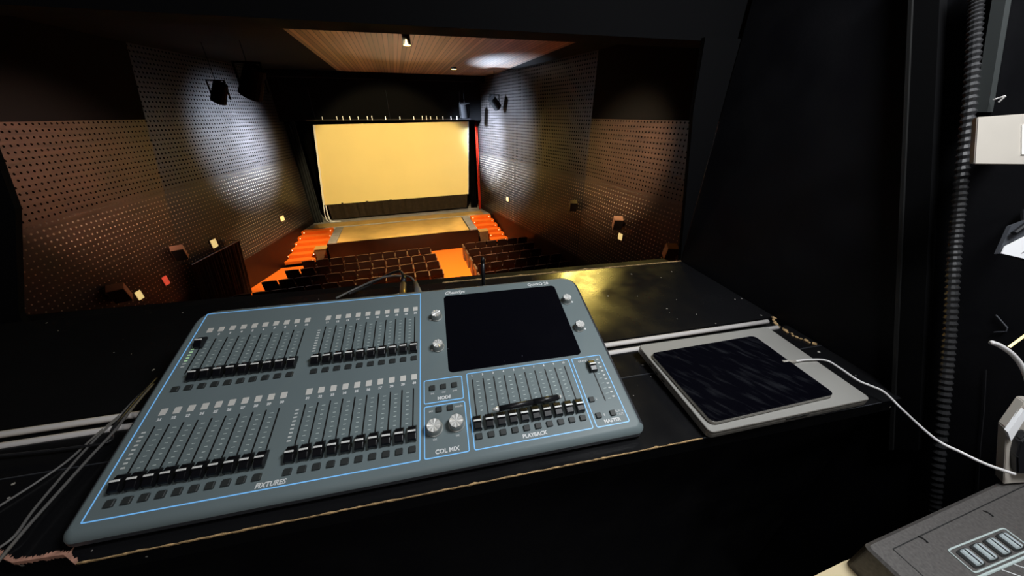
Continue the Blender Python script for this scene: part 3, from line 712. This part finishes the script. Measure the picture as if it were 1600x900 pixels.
# tan card lying in front of it
tz = zt2+.0025
cpt = [atz(x, y, tz) for x, y in ((1262, 905), (1318, 877), (1340, 905), (1300, 925))]
# the card pokes out over the table's left side
bm = bmesh.new(); c0 = cpt[0]; prism(bm, [p-c0 for p in (cpt[0], cpt[1], cpt[1]+Vector((.10, 0.0, 0)), cpt[2]+Vector((.09, -.03, 0)), cpt[3]+Vector((0, -.05, 0)))], (0, 0, -.0024))
o = link('tan_card', bm, M['tan']); o.location = c0; tag(o, 'pale tan card sticking out at the bottom edge left of the control deck', 'card')

# ================================================================== AUDITORIUM (own axes, turned 6 degrees)
PSI = math.radians(6)
def AW(x, y, z): return Vector((x*math.cos(PSI)-y*math.sin(PSI), x*math.sin(PSI)+y*math.cos(PSI), z+CZ))
def aud(o, loc=(0, 0, 0), rz=0):
    o.location = AW(*loc); o.rotation_euler = (0, 0, PSI+rz); return o
FL = lambda y: -5.9+.045*max(0, 15.2-y)      # raked auditorium floor
SZ = -5.0                                     # stage level
CEIL = 1.62
def wallquad(name, pts, m, th=.12, side=1, m2=None):
    """pts: bottom-start, bottom-end, top-end, top-start; metre-true UVs"""
    bm = bmesh.new(); uvl = bm.loops.layers.uv.new('UVMap')
    pts = [Vector(p) for p in pts]; d = (pts[1]-pts[0]); d.z = 0; d.normalize(); nrm = Vector((-d.y, d.x, 0))*side*th
    a = [bm.verts.new(p) for p in pts]; b = [bm.verts.new(p+nrm) for p in pts]
    fs = [bm.faces.new(a), bm.faces.new(b[::-1])]
    for i in range(4): fs.append(bm.faces.new((a[i], b[i], b[(i+1) % 4], a[(i+1) % 4])))
    for f in fs:
        for l in f.loops: l[uvl].uv = ((l.vert.co-pts[0]).dot(d), l.vert.co.z+20)
    o = link(name, bm, m); aud(o); return struct(o)
PB = -4.75                                    # bottom of the perforated boards
# right wall: far panel (4.15,19.1)->(5.83,10), near panel on to the booth
R1, R2, R3 = Vector((4.12, 19.3, 0)), Vector((5.83, 9.98, 0)), Vector((6.34, 1.3, 0))
def seg(a, b, z0, z1): return [(a.x, a.y, z0), (b.x, b.y, z0), (b.x, b.y, z1), (a.x, a.y, z1)]
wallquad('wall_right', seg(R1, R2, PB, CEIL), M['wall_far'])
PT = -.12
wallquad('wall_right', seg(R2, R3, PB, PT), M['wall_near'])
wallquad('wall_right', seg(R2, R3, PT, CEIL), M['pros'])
wallquad('trim_right', seg(R1, R2, -6.4, PB), M['dado'])
wallquad('trim_right', seg(R2, R3, -6.4, PB), M['dado'])
# left wall: the fold leans back slightly
L1 = Vector((-4.78, 18.7, 0)); fb_, ft_ = Vector((-6.66, 11.07, PB)), Vector((-6.24, 12.74, CEIL)); f0_ = Vector((-6.75, 10.70, -6.4))
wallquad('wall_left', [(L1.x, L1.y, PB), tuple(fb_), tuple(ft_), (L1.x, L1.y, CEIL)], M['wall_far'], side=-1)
wallquad('trim_left', [(L1.x, L1.y, -6.4), tuple(f0_), tuple(fb_), (L1.x, L1.y, PB)], M['dado'], side=-1)
dv = Vector((-.119, -1, 0))*9.6
fm_ = fb_.lerp(ft_, (PT-PB)/(CEIL-PB))
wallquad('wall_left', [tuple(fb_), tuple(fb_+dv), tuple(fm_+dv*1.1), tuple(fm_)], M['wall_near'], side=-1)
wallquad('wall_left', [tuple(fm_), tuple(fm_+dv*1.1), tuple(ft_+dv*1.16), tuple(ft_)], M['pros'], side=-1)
wallquad('trim_left', [tuple(f0_), tuple(f0_+dv), tuple(fb_+dv), tuple(fb_)], M['dado'], side=-1)
# floor, ceiling, back masking
bm = bmesh.new(); ys = [19.5, 15.2, 1.3]
prism(bm, [(-8.6, 15.2, FL(15.2)), (7, 15.2, FL(15.2)), (7, 1.3, FL(1.3)), (-8.6, 1.3, FL(1.3))], (0, 0, -.2))
struct(aud(link('floor', bm, M['carpet'])))
for x0, x1, mm in ((-8.5, -2.0, 'pros'), (-2.0, 4.7, 'ceil'), (4.7, 7.5, 'pros')):  # black outer sections: the ceiling's fall-off into darkness, painted as colour
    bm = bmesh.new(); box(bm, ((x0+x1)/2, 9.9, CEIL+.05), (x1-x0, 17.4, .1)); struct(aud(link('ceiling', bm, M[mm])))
bm = bmesh.new(); box(bm, (-.3, 22.3, -2), (16, .2, 9)); struct(aud(link('wall_stage_back', bm, M['pros'])))
bm = bmesh.new(); box(bm, (-.3, 20.5, 3.1), (16, 4, .1)); struct(aud(link('ceiling', bm, M['pros'])))
# black header over the proscenium
bm = bmesh.new(); box(bm, (-.2, 17.95, 1.62), (11, .25, .5)); box(bm, (-.2, 18.45, 1.0), (11, .1, 2.55)); struct(aud(link('wall_proscenium_header', bm, M['pros'])))
bm = bmesh.new(); box(bm, (-6.2, 19.2, -2.2), (2.9, .15, 8)); box(bm, (5.65, 19.5, -2.2), (3.0, .15, 8)); struct(aud(link('wall_proscenium_side', bm, M['pros'])))
# stage
bm = bmesh.new(); box(bm, (-.3, 20.11, SZ-.5), (9.6, 4.75, 1.0)); struct(aud(link('floor', bm, M['stagefloor'])))
st = empty('stage_apron', 'raised stage apron with worn yellow-brown plywood cover and dark red front', 'stage', AW(-.25, 15.2, -5.9), PSI)
bm = bmesh.new(); box(bm, (0, 1.26, .43), (6.80, 2.50, .86)); link('apron_body', bm, M['stagefront'], st)
bm = bmesh.new(); box(bm, (-.02, 1.20, .885), (5.95, 2.32, .03), bev=.008); q = link('plywood_cover', bm, M['board'], st); q['label'] = 'worn yellow-brown plywood top'
for s in (-1, 1):
    bm = bmesh.new(); box(bm, (s*3.19, 1.2, .88), (.36, 2.38, .04)); q = link('side_mat', bm, M['stagegrey'], st); q['label'] = 'grey side strip'
bm = bmesh.new()
box(bm, (-.3, 18.1, SZ+.008), (8.7, .70, .012)); o = aud(link('stage_front_strip', bm, M['board'])); tag(o, 'worn plywood strip of stage floor in front of the screen skirt', 'stage floor')
# blocks
for (x, y, lab) in ((-4.06, 15.78, 'brown plywood block beside the left stage steps'), (3.57, 15.98, 'brown plywood block beside the right stage steps')):
    root = empty('plywood_block', lab, 'block', AW(x, y, -5.9), PSI, None)
    bm = bmesh.new(); box(bm, (0, 0, .27), (.46, .44, .54)); link('block_body', bm, M['block'], root)
    bm = bmesh.new(); box(bm, (0, 0, .552), (.50, .48, .024), bev=.005); link('block_top', bm, M['board'], root)
# stage steps
def steps(name, x0, x1, xw0, xw1, lab):
    root = empty(name, lab, 'steps', AW((x0+xw0)/2, 16.5, -5.9), PSI)
    n = 6
    for k in range(n):
        z1 = .15*(k+1); ya = 15.50+.365*k-16.5; yb = ya+.363
        cx0 = (x0+xw0)/2; sg = 1 if xw0 > x0 else -1
        t = k/(n-1); wl = (xw0+(xw1-xw0)*t)-cx0; xi = (x0+(sg*.62 if k < 2 else 0))-cx0
        bm = bmesh.new(); box(bm, ((wl+xi)/2, (ya+yb)/2, z1/2+.002), (abs(xi-wl), yb-ya, z1-.004), bev=.012); s_ = link('step', bm, M['carpet'], root)
        bm = bmesh.new()
        for xx in (wl+(.12 if wl < xi else -.12), xi+(-.1 if wl < xi else .1)): cyl(bm, (xx, ya-.006, z1-.05), (xx, ya+.01, z1-.05), .019, n=8)
        link('step_light', bm, M['steplamp'], s_)
steps('stage_steps', -3.72, None or -3.72, -5.72, -5.10, 'orange carpeted steps with small lights, left side of the stage')
steps('stage_steps', 3.24, 3.24, 4.80, 4.36, 'orange carpeted steps with small lights, right side of the stage')
# screen (leans with its frame exactly as hung)
scn = empty('projection_screen', 'large cream projection screen with brown skirt on the stage', 'projection screen', AW(-.25, 18.9, SZ), PSI)
def S(x, z): return Vector((x+.25, 0, z-SZ))
tl, tr, br_, bl_ = S(-3.62, -.43), S(3.67, -.33), S(3.42, -4.07), S(-4.13, -4.14)
bm = bmesh.new(); prism(bm, [tl, tr, br_, bl_], (0, .04, 0)); link('screen_surface', bm, M['screen'], scn)
bm = bmesh.new(); prism(bm, [tl-Vector((.05, .03, 0)), tl+Vector((.02, -.03, 0)), bl_+Vector((.03, -.03, 0)), bl_-Vector((.05, .03, 0))], (0, .05, 0))
prism(bm, [tr-Vector((.01, .02, 0)), tr+Vector((.035, -.02, 0)), br_+Vector((.035, -.02, 0)), br_-Vector((.01, .02, 0))], (0, .05, 0)); q = link('screen_edge', bm, M['white_edge'], scn); q['label'] = 'white screen edging'
bm = bmesh.new(); N = 60; A1, B1 = [], []
for k in range(N+1):
    t = k/N; y = .03+.03*math.sin(k*1.9)+.02*math.sin(k*.7); T = S(-4.0+7.4*t, -4.08); Bq = S(-3.93+7.25*t, -4.93+.1*t)
    T.y += y; Bq.y += y; A1.append(bm.verts.new(T)); B1.append(bm.verts.new(Bq))
for k in range(N): bm.faces.new((A1[k], A1[k+1], B1[k+1], B1[k]))
bmesh.ops.solidify(bm, geom=bm.faces[:], thickness=.01); link('skirt', bm, M['skirt'], scn)
bm = bmesh.new(); tube(bm, catmull([S(-4.05, -4.15)+Vector((0, -.05, 0)), S(-4.06, -4.6)+Vector((0, -.1, 0)), S(-3.95, -4.93)+Vector((0, -.25, 0)), S(-3.5, -4.97)+Vector((0, -.3, 0))], 6), .03, 6)
tube(bm, catmull([S(-4.15, -4.15)+Vector((0, -.05, 0)), S(-4.2, -4.7)+Vector((0, -.1, 0)), S(-4.1, -4.95)+Vector((0, -.2, 0)), S(-3.8, -4.97)+Vector((0, -.35, 0))], 6), .02, 6); q = link('loose_hem', bm, M['paper'], scn); q['label'] = 'pale loose hem'
# curtains: folded ribbons
def drape(name, x0, x1, y, z0, z1, m, lab, amp=.06, waves=7, top=None):
    root = empty(name, lab, 'curtain', AW((x0+x1)/2, y, z0), PSI); bm = bmesh.new(); N = waves*8; a, b = [], []
    for k in range(N+1):
        t = k/N; x = x0+(x1-x0)*t-(x0+x1)/2; yy = amp*math.sin(t*waves*2*PI)
        a.append(bm.verts.new((x, yy, 0))); b.append(bm.verts.new((x*.97, yy*.8, z1-z0)))
    for k in range(N): bm.faces.new((a[k], a[k+1], b[k+1], b[k]))
    bmesh.ops.solidify(bm, geom=bm.faces[:], thickness=.01); link('cloth', bm, m, root, True); return root
drape('stage_curtain', 4.02, 4.16, 18.85, SZ+.01, .1, M['red'], 'narrow red curtain at the right edge of the stage', .03, 2)
drape('leg_curtain', -4.80, -4.35, 18.75, SZ+.01, .1, M['greyleg'], 'dark grey leg curtain at the left edge of the stage', .05, 4)
drape('leg_curtain', 3.62, 4.0, 19.3, SZ+.01, .1, M['pros'], 'black leg curtain between the screen and the red curtain', .05, 4)
drape('leg_curtain', -4.45, -3.75, 19.8, SZ+.01, .1, M['pros'], 'black leg curtain directly left of the screen', .05, 5)
drape('back_curtain', -5, 5, 21.5, SZ+.01, 1.4, M['pros'], 'wide black curtain behind the projection screen', .08, 22)
# lighting bar over the screen with small fittings
lb = empty('lighting_bar', 'dark bar with small fittings hanging above the projection screen', 'lighting bar', AW(-.2, 18.3, -.22), PSI)
bm = bmesh.new(); cyl(bm, (-3.6, 0, 0), (3.9, 0, 0), .03, n=10); link('bar', bm, M['black_plastic'], lb)
bm = bmesh.new()
for x in (-2.9, -2.3, -2.05, -1.75, -1.4, -1.0, -.8, -.2, .45, 1.1, 1.5, 1.7, 1.9, 2.2, 2.5, 2.9, 3.2): box(bm, (x, -.03, .07), (.03, .03, .12+.08*random.random()))
link('clamps', bm, M['alu'], lb)
bm = bmesh.new()
for x in (-3.2, 0, 3.4): cyl(bm, (x, 0, 0), (x, 0, 1.2), .008, n=6)
link('hanging_cables', bm, M['black_plastic'], lb)
def fixture(x, y, z, s, lab, dirv=(0, -.5, -1), grp=None, top=CEIL):
    root = empty('stage_spotlight', lab, 'spotlight', AW(x, y, z), PSI, grp)
    d = Vector(dirv).normalized()
    bm = bmesh.new(); cyl(bm, -d*s*.9, d*s*.9, s*.55, s*.62, 16); link('housing', bm, M['void'], root)
    bm = bmesh.new(); box(bm, (-s*.7, 0, s*.2), (s*.08, s*.2, s*1.6)); box(bm, (s*.7, 0, s*.2), (s*.08, s*.2, s*1.6)); box(bm, (0, 0, s), (s*1.5, s*.2, s*.1)); link('yoke', bm, M['void'], root)
    bm = bmesh.new(); cyl(bm, (0, 0, s), (0, 0, top-z), .008, n=8); link('drop_rod', bm, M['void'], root)
    return root, d
fixture(3.25, 17.4, .15, .32, 'black stage spotlight hanging above the right end of the screen', (.1, .2, -1))
fixture(4.25, 15.6, .45, .30, 'black spotlight in front of the upper right wall', (.6, .4, -.6))
fixture(-3.4, 11.6, .75, .42, 'large black spotlight cluster hanging by the upper left wall', (-.6, .3, -1))
fixture(-4.4, 12.1, .52, .28, 'smaller black spotlight left of the big black cluster', (-.6, .3, -1))
# lit ceiling downlights
def downlight(x, y, z, r, L, lab):
    root = empty('ceiling_downlight', lab, 'ceiling lamp', AW(x, y, z), PSI, None)
    bm = bmesh.new(); cyl(bm, (0, 0, 0), (0, 0, L), r, n=20); link('can', bm, M['black_plastic'], root)
    bm = bmesh.new(); cyl(bm, (0, 0, -.006), (0, 0, .004), r*.86, n=20); link('lens', bm, M['lamp_on'], root)
    bm = bmesh.new(); cyl(bm, (0, 0, L), (0, 0, CEIL-z), r*.22, n=10); cyl(bm, (0, 0, CEIL-z-.03), (0, 0, CEIL-z), r*.9, n=16); link('mount', bm, M['black_plastic'], root)
downlight(.49, 8.9, 1.32, .085, .22, 'black can downlight glowing yellow on the brown ceiling, nearer of two')
downlight(2.5, 15.1, 1.56, .11, .05, 'small glowing yellow downlight near the far right end of the ceiling')
# wall lamps, exit sign, speakers
def inward(side): return 1 if side == 'L' else -1
def wallpos(side, y):
    if side == 'Lf': t = (18.7-y)/(18.7-11.07); return Vector((-4.78-1.88*t, y, 0)), math.atan2(-7.63, -1.88)
    if side == 'Ln': return Vector((-6.66+.119*(y-11.07), y, 0)), math.atan2(-1, -.119)
    if side == 'Rf': t = (19.3-y)/9.32; return Vector((4.12+1.71*t, y, 0)), math.atan2(-9.32, 1.71)
    t = (9.98-y)/8.68; return Vector((5.83+.51*t, y, 0)), math.atan2(-8.68, .51)
def wall_frame(side, y, z):
    p, ang = wallpos(side, y); d = Vector((math.cos(ang), math.sin(ang), 0))
    n = Vector((-d.y, d.x, 0)); 
    if n.x*(1 if side[0] == 'L' else -1) < 0: n = -n
    return Vector((p.x, p.y, z)), d, n
def wlamp(side, y, z, w, h, lab, m='sign_yellow', name='wall_lamp', cat='wall lamp'):
    p, d, n = wall_frame(side, y, z); root = empty(name, lab, cat, AW(*p), PSI)
    Rm = Matrix((d, n, Vector((0, 0, 1)))).transposed()
    bm = bmesh.new(); box(bm, n*.02, (w+.03, .04, h+.03), Rm, bev=.005); link('housing', bm, M['block'], root)
    bm = bmesh.new(); box(bm, n*.046, (w, .014, h), Rm, bev=.003); link('lit_panel', bm, M[m], root)
    return root, d, n
LN = 'small square cream wall lamp '
wlamp('Rf', 15.5, -3.72, .22, .20, LN+'on the far right wall')
wlamp('Rn', 7.75, -3.22, .17, .19, LN+'below a speaker on the near right wall')
wlamp('Lf', 16.3, -4.02, .26, .20, LN+'on the far left wall nearest the stage')
wlamp('Lf', 12.55, -3.74, .22, .26, LN+'above the black door drape on the left wall')
wlamp('Ln', 9.62, -4.02, .16, .22, LN+'beside the lowest speaker on the left wall')
xr, d, n = wlamp('Ln', 10.5, -4.05, .16, .24, 'small red lit exit sign on the left wall between two speakers', 'sign_red', 'exit_sign', 'exit sign')
bm = bmesh.new(); text(bm, 'EXIT', .07, lambda x, y, z: n*.056-d*x+Vector((0, 0, y))); link('sign_lettering', bm, M['print'], xr)
def spk(side, y, z, s, lab, m='spk'):
    p, d, n = wall_frame(side, y, z); root = empty('wall_speaker', lab, 'loudspeaker', AW(*p), PSI)
    f = (n*.45+Vector((0, -1, -.40))).normalized(); sdir = f.cross(Vector((0, 0, 1))).normalized(); u_ = sdir.cross(f)
    Rm = Matrix((sdir, f, u_)).transposed(); c = n*(s*.62)+Vector((0, 0, 0))
    bm = bmesh.new(); box(bm, c, (s*.85, s*.7, s*1.15), Rm, bev=.01); link('cabinet', bm, M[m], root)
    bm = bmesh.new(); box(bm, c+f*s*.36, (s*.78, .02, s*1.07), Rm); link('grille', bm, M['spk_grille'], root)
    bm = bmesh.new(); tube(bm, [Vector((0, 0, 0)), c], .025, 8); link('wall_bracket', bm, M['black_plastic'], root)
spk('Rf', 10.25, -2.86, .30, 'olive-grey wall speaker at the fold of the right wall', 'spk_olive')
spk('Rn', 7.8, -2.80, .30, 'brown wall speaker in the middle of the near right wall')
spk('Rn', 5.75, -2.92, .30, 'brown wall speaker half hidden at the near end of the right wall')
spk('Ln', 11.15, -3.50, .33, 'brown wall speaker at the fold of the left wall above the drape')
spk('Ln', 9.05, -3.66, .34, 'brown wall speaker lowest on the left wall')
# door drape on the left wall
p1, d1, n1 = wall_frame('Lf', 13.3, -3.92); p2, _, _ = wall_frame('Lf', 11.25, -3.92)
dr = empty('door_drape', 'black pleated drape hanging from a rail in front of the left side door', 'curtain', AW(*(p1+n1*.25)), PSI)
bm = bmesh.new(); a, b = [], []; N = 130; V = p2-p1
for k in range(N+1):
    t = k/N; yy = .05*math.sin(t*17*2*PI)+.02*math.sin(t*41); q0 = V*t+n1*(yy-.02); a.append(bm.verts.new(q0)); b.append(bm.verts.new(q0+n1*.03+V.normalized()*(.45-.15*t)+Vector((0, 0, -1.86+.06*math.sin(t*9)))))
for k in range(N): bm.faces.new((a[k], a[k+1], b[k+1], b[k]))
bmesh.ops.solidify(bm, geom=bm.faces[:], thickness=.01); link('cloth', bm, M['drape'], dr, True)
bm = bmesh.new(); tube(bm, [n1*.05-V*.02+Vector((0, 0, .02)), V*1.02+n1*.05+Vector((0, 0, .02))], .022, 8); link('rail', bm, M['black_plastic'], dr)
for t in (0.02, .98):
    bm = bmesh.new(); tube(bm, [V*t+n1*.05+Vector((0, 0, .02)), V*t-n1*.25+Vector((0, 0, .02))], .015, 8); link('rail_bracket', bm, M['black_plastic'], dr)

# ---------------------------------------------------------------- seats
SP = .49
def make_seat(lab):
    t = empty('theatre_seat', lab, 'seat', (0, 0, 0))
    bm = bmesh.new()      # backrest: gently curved padded board, leaning back
    n = 6; fr, bk = [], []
    for i in range(n+1):
        x = -.215+.43*i/n; c = .03*(1-(x/.215)**2)
        fr.append([(x, -.06+c+.0, .32), (x, -.13+c, .62), (x, -.155+c, .83)])
        bk.append([(x, -.14+c*.6, .30), (x, -.20+c*.6, .62), (x, -.215+c*.6, .83)])
    vf = [[bm.verts.new(p) for p in r] for r in fr]; vb = [[bm.verts.new(p) for p in r] for r in bk]
    for i in range(n):
        for j in range(2):
            bm.faces.new((vf[i][j], vf[i+1][j], vf[i+1][j+1], vf[i][j+1])); f = bm.faces.new((vb[i][j], vb[i][j+1], vb[i+1][j+1], vb[i+1][j])); f.material_index = 1
        bm.faces.new((vf[i][2], vf[i+1][2], vb[i+1][2], vb[i][2])); bm.faces.new((vf[i][0], vb[i][0], vb[i+1][0], vf[i+1][0]))
    for i in (0, n):
        for j in range(2): bm.faces.new((vf[i][j], vf[i][j+1], vb[i][j+1], vb[i][j]))
    link('backrest', bm, None, t, mats=[M['seat'], M['seatshell']])
    bm = bmesh.new()
    for i in range(n):
        x0, x1 = -.215+.43*i/n, -.215+.43*(i+1)/n
        c0, c1 = .03*(1-(x0/.215)**2)*.8, .03*(1-(x1/.215)**2)*.8
        prism(bm, [(x0, -.215+c0, .825), (x1, -.215+c1, .825), (x1, -.185+c1, .825), (x0, -.185+c0, .825)], (0, 0, .014))
    q = link('top_rail', bm, M['seatwood'], t); q['label'] = 'brown varnished top rail'
    bm = bmesh.new(); box(bm, (0, .12, .43), (.42, .40, .09), Matrix.Rotation(.06, 3, 'X'), bev=.02); link('seat_pad', bm, M['seat'], t)
    bm = bmesh.new(); box(bm, (.245, .03, .60), (.05, .42, .035), bev=.008); box(bm, (.245, .0, .30), (.035, .30, .58), bev=.006); q = link('armrest', bm, M['seatwood'], t); q['label'] = 'brown wooden armrest'
    bm = bmesh.new(); box(bm, (.245, -.16, .46), (.03, .04, .34), bev=.004); link('arm_upright', bm, M['seatwood'], t)
    return t
rows = []
for k in range(7):
    y = 13.5-.86*k
    left_end = (-4.22, -4.66, -5.16, -5.45, -5.7, -5.9, -6.1)[k]
    rows.append(('left', k, y, left_end, .78+.03*k if k else .66))
for k in range(7):
    y = 13.5-.86*k; wx = 4.12+1.71*(19.3-y)/9.32 if y > 10 else 5.83+.51*(9.98-y)/8.68
    rows.append(('right', k, y, (2.13, 2.13, 2.13, 2.12, 2.08, 2.04, 2.0)[k], wx-.15))
ORD = ['front', 'second', 'third', 'fourth', 'fifth', 'sixth', 'seventh']
proto = None
NTH = ['first', 'second', 'third', 'fourth', 'fifth', 'sixth', 'seventh', 'eighth', 'ninth', 'tenth', 'eleventh', 'twelfth', 'thirteenth', 'fourteenth']
for side, k, y, xa, xb in rows:
    n = int((xb-xa+.05)/SP)
    if side == 'left': xs = [xb-SP*(i+.5) for i in range(n)]
    else: xs = [xa+SP*(i+.5) for i in range(n)]
    for i, x in enumerate(xs):
        loc = AW(x, y, FL(y)); 
        end = i == 0
        gp = f'theatre seats in the block {side} of the aisle'
        lab = f'dark maroon theatre seat, {NTH[i]} from the orange aisle in the {ORD[k]} row, {side} block'
        if proto is None: proto = make_seat(lab); proto.location = loc; proto.rotation_euler = (0, 0, PSI); s = proto; s['group'] = gp
        else: s = dup(proto, loc, PSI, lab, gp)
# end panels of the right block towards the aisle
for side, k, y, xa, xb in rows:
    if side != 'right': continue
    bm = bmesh.new(); box(bm, (0, 0, .33), (.05, .46, .66), bev=.01); box(bm, (0, .02, .64), (.07, .50, .05), bev=.012)
    o = link('row_end_panel', bm, M['seatwood']); o.location = AW(xa-.03, y, FL(y)); o.rotation_euler = (0, 0, PSI)
    tag(o, f'wooden end panel closing the {ORD[k]} row right of the aisle', 'seat end panel')

# ================================================================== LIGHTS
def area(name, loc, target, sx, sy, power, col, spread=PI):
    l = bpy.data.lights.new(name, 'AREA'); l.shape = 'RECTANGLE'; l.size = sx; l.size_y = sy; l.energy = power; l.color = col; l.spread = spread
    o = bpy.data.objects.new(name, l); COL.objects.link(o); o.location = loc
    o.rotation_euler = (Vector(target)-Vector(loc)).to_track_quat('-Z', 'Y').to_euler(); return o
def spot(name, loc, target, ang, power, col, blend=.6, r=.05):
    l = bpy.data.lights.new(name, 'SPOT'); l.spot_size = math.radians(ang); l.spot_blend = blend; l.energy = power; l.color = col; l.shadow_soft_size = r
    o = bpy.data.objects.new(name, l); COL.objects.link(o); o.location = loc
    o.rotation_euler = (Vector(target)-Vector(loc)).to_track_quat('-Z', 'Y').to_euler(); return o
WARM = (1.0, .74, .42); COOL = (.66, .80, 1.0)
area('booth_lamp', (.66, .16, 2.02), (.35, .5, .9), .40, .25, 12.5, (.95, .98, 1.0))
area('booth_lamp', (-.3, -1.4, 2.25), (-.1, .5, .9), .4, .3, 6, (1.0, .95, .90))
# auditorium
area('house_light', AW(2.75, 4.5, 1.55), AW(1.6, 2.5, -1.5), .6, .45, 42, (1.0, .74, .16), 2.6)
spot('aisle_light', AW(.8, 9.5, 1.5), AW(.5, 12.2, -6), 62, 6000, (1, .76, .42), .7, .1)
spot('stage_light', AW(.3, 8.0, 1.4), AW(-.2, 18.6, -3.0), 45, 5200, (1.0, .80, .42), .25, .1)
spot('stair_light', AW(-.5, 12.5, 1.5), AW(-5.0, 15.0, -5.9), 38, 4600, (1, .74, .40), .7, .1)
spot('stair_light', AW(1.0, 12.5, 1.5), AW(4.1, 16.3, -5.9), 32, 3000, (1, .74, .40), .7, .1)
spot('cool_spot', AW(-1.0, 16.0, 1.1), AW(4.45, 17.3, -1.1), 38, 60000, COOL, 1, .3)
spot('cool_spot', AW(-1.0, 14.6, 1.1), AW(5.0, 15.6, -1.0), 50, 17000, COOL, 1, .4)
spot('cool_spot', AW(2.2, 14.8, 1.1), AW(-5.5, 15.6, -.9), 32, 46000, COOL, 1, .4)
spot('cool_spot', AW(2.2, 14.8, 1.1), AW(-5.45, 16.0, -1.1), 18, 48000, COOL, 1, .3)
spot('cool_spot', AW(4.2, 16.6, -1.5), AW(4.15, 13.8, 1.6), 40, 2200, COOL, 1, .1)
spot('added_ceiling_fill', AW(.6, 17.0, -4.6), AW(.6, 12.0, 1.6), 36, 800, (1.0, .78, .55), .9, .1)  # added uplight without a fixture, put in to brighten the ceiling
spot('warm_wall_light', AW(1.8, 5.2, 1.3), AW(6.0, 8.2, -1.1), 38, 5000, (1.0, .72, .42), 1, .1)
spot('warm_wall_light', AW(-2.8, 6.2, 1.3), AW(-6.9, 9.9, -1.15), 40, 3600, (1, .62, .45), 1, .1)

w = bpy.data.worlds.new('world'); sc.world = w; w.use_nodes = True
w.node_tree.nodes['Background'].inputs[0].default_value = (.5, .55, .7, 1); w.node_tree.nodes['Background'].inputs[1].default_value = .0
sc.view_settings.view_transform = 'Standard'; sc.view_settings.look = 'None'; sc.view_settings.gamma = 1; sc.view_settings.exposure = 0; sc.view_settings.use_curve_mapping = False
sc.cycles.use_denoising = True; sc.cycles.max_bounces = 6; sc.cycles.sample_clamp_indirect = 3
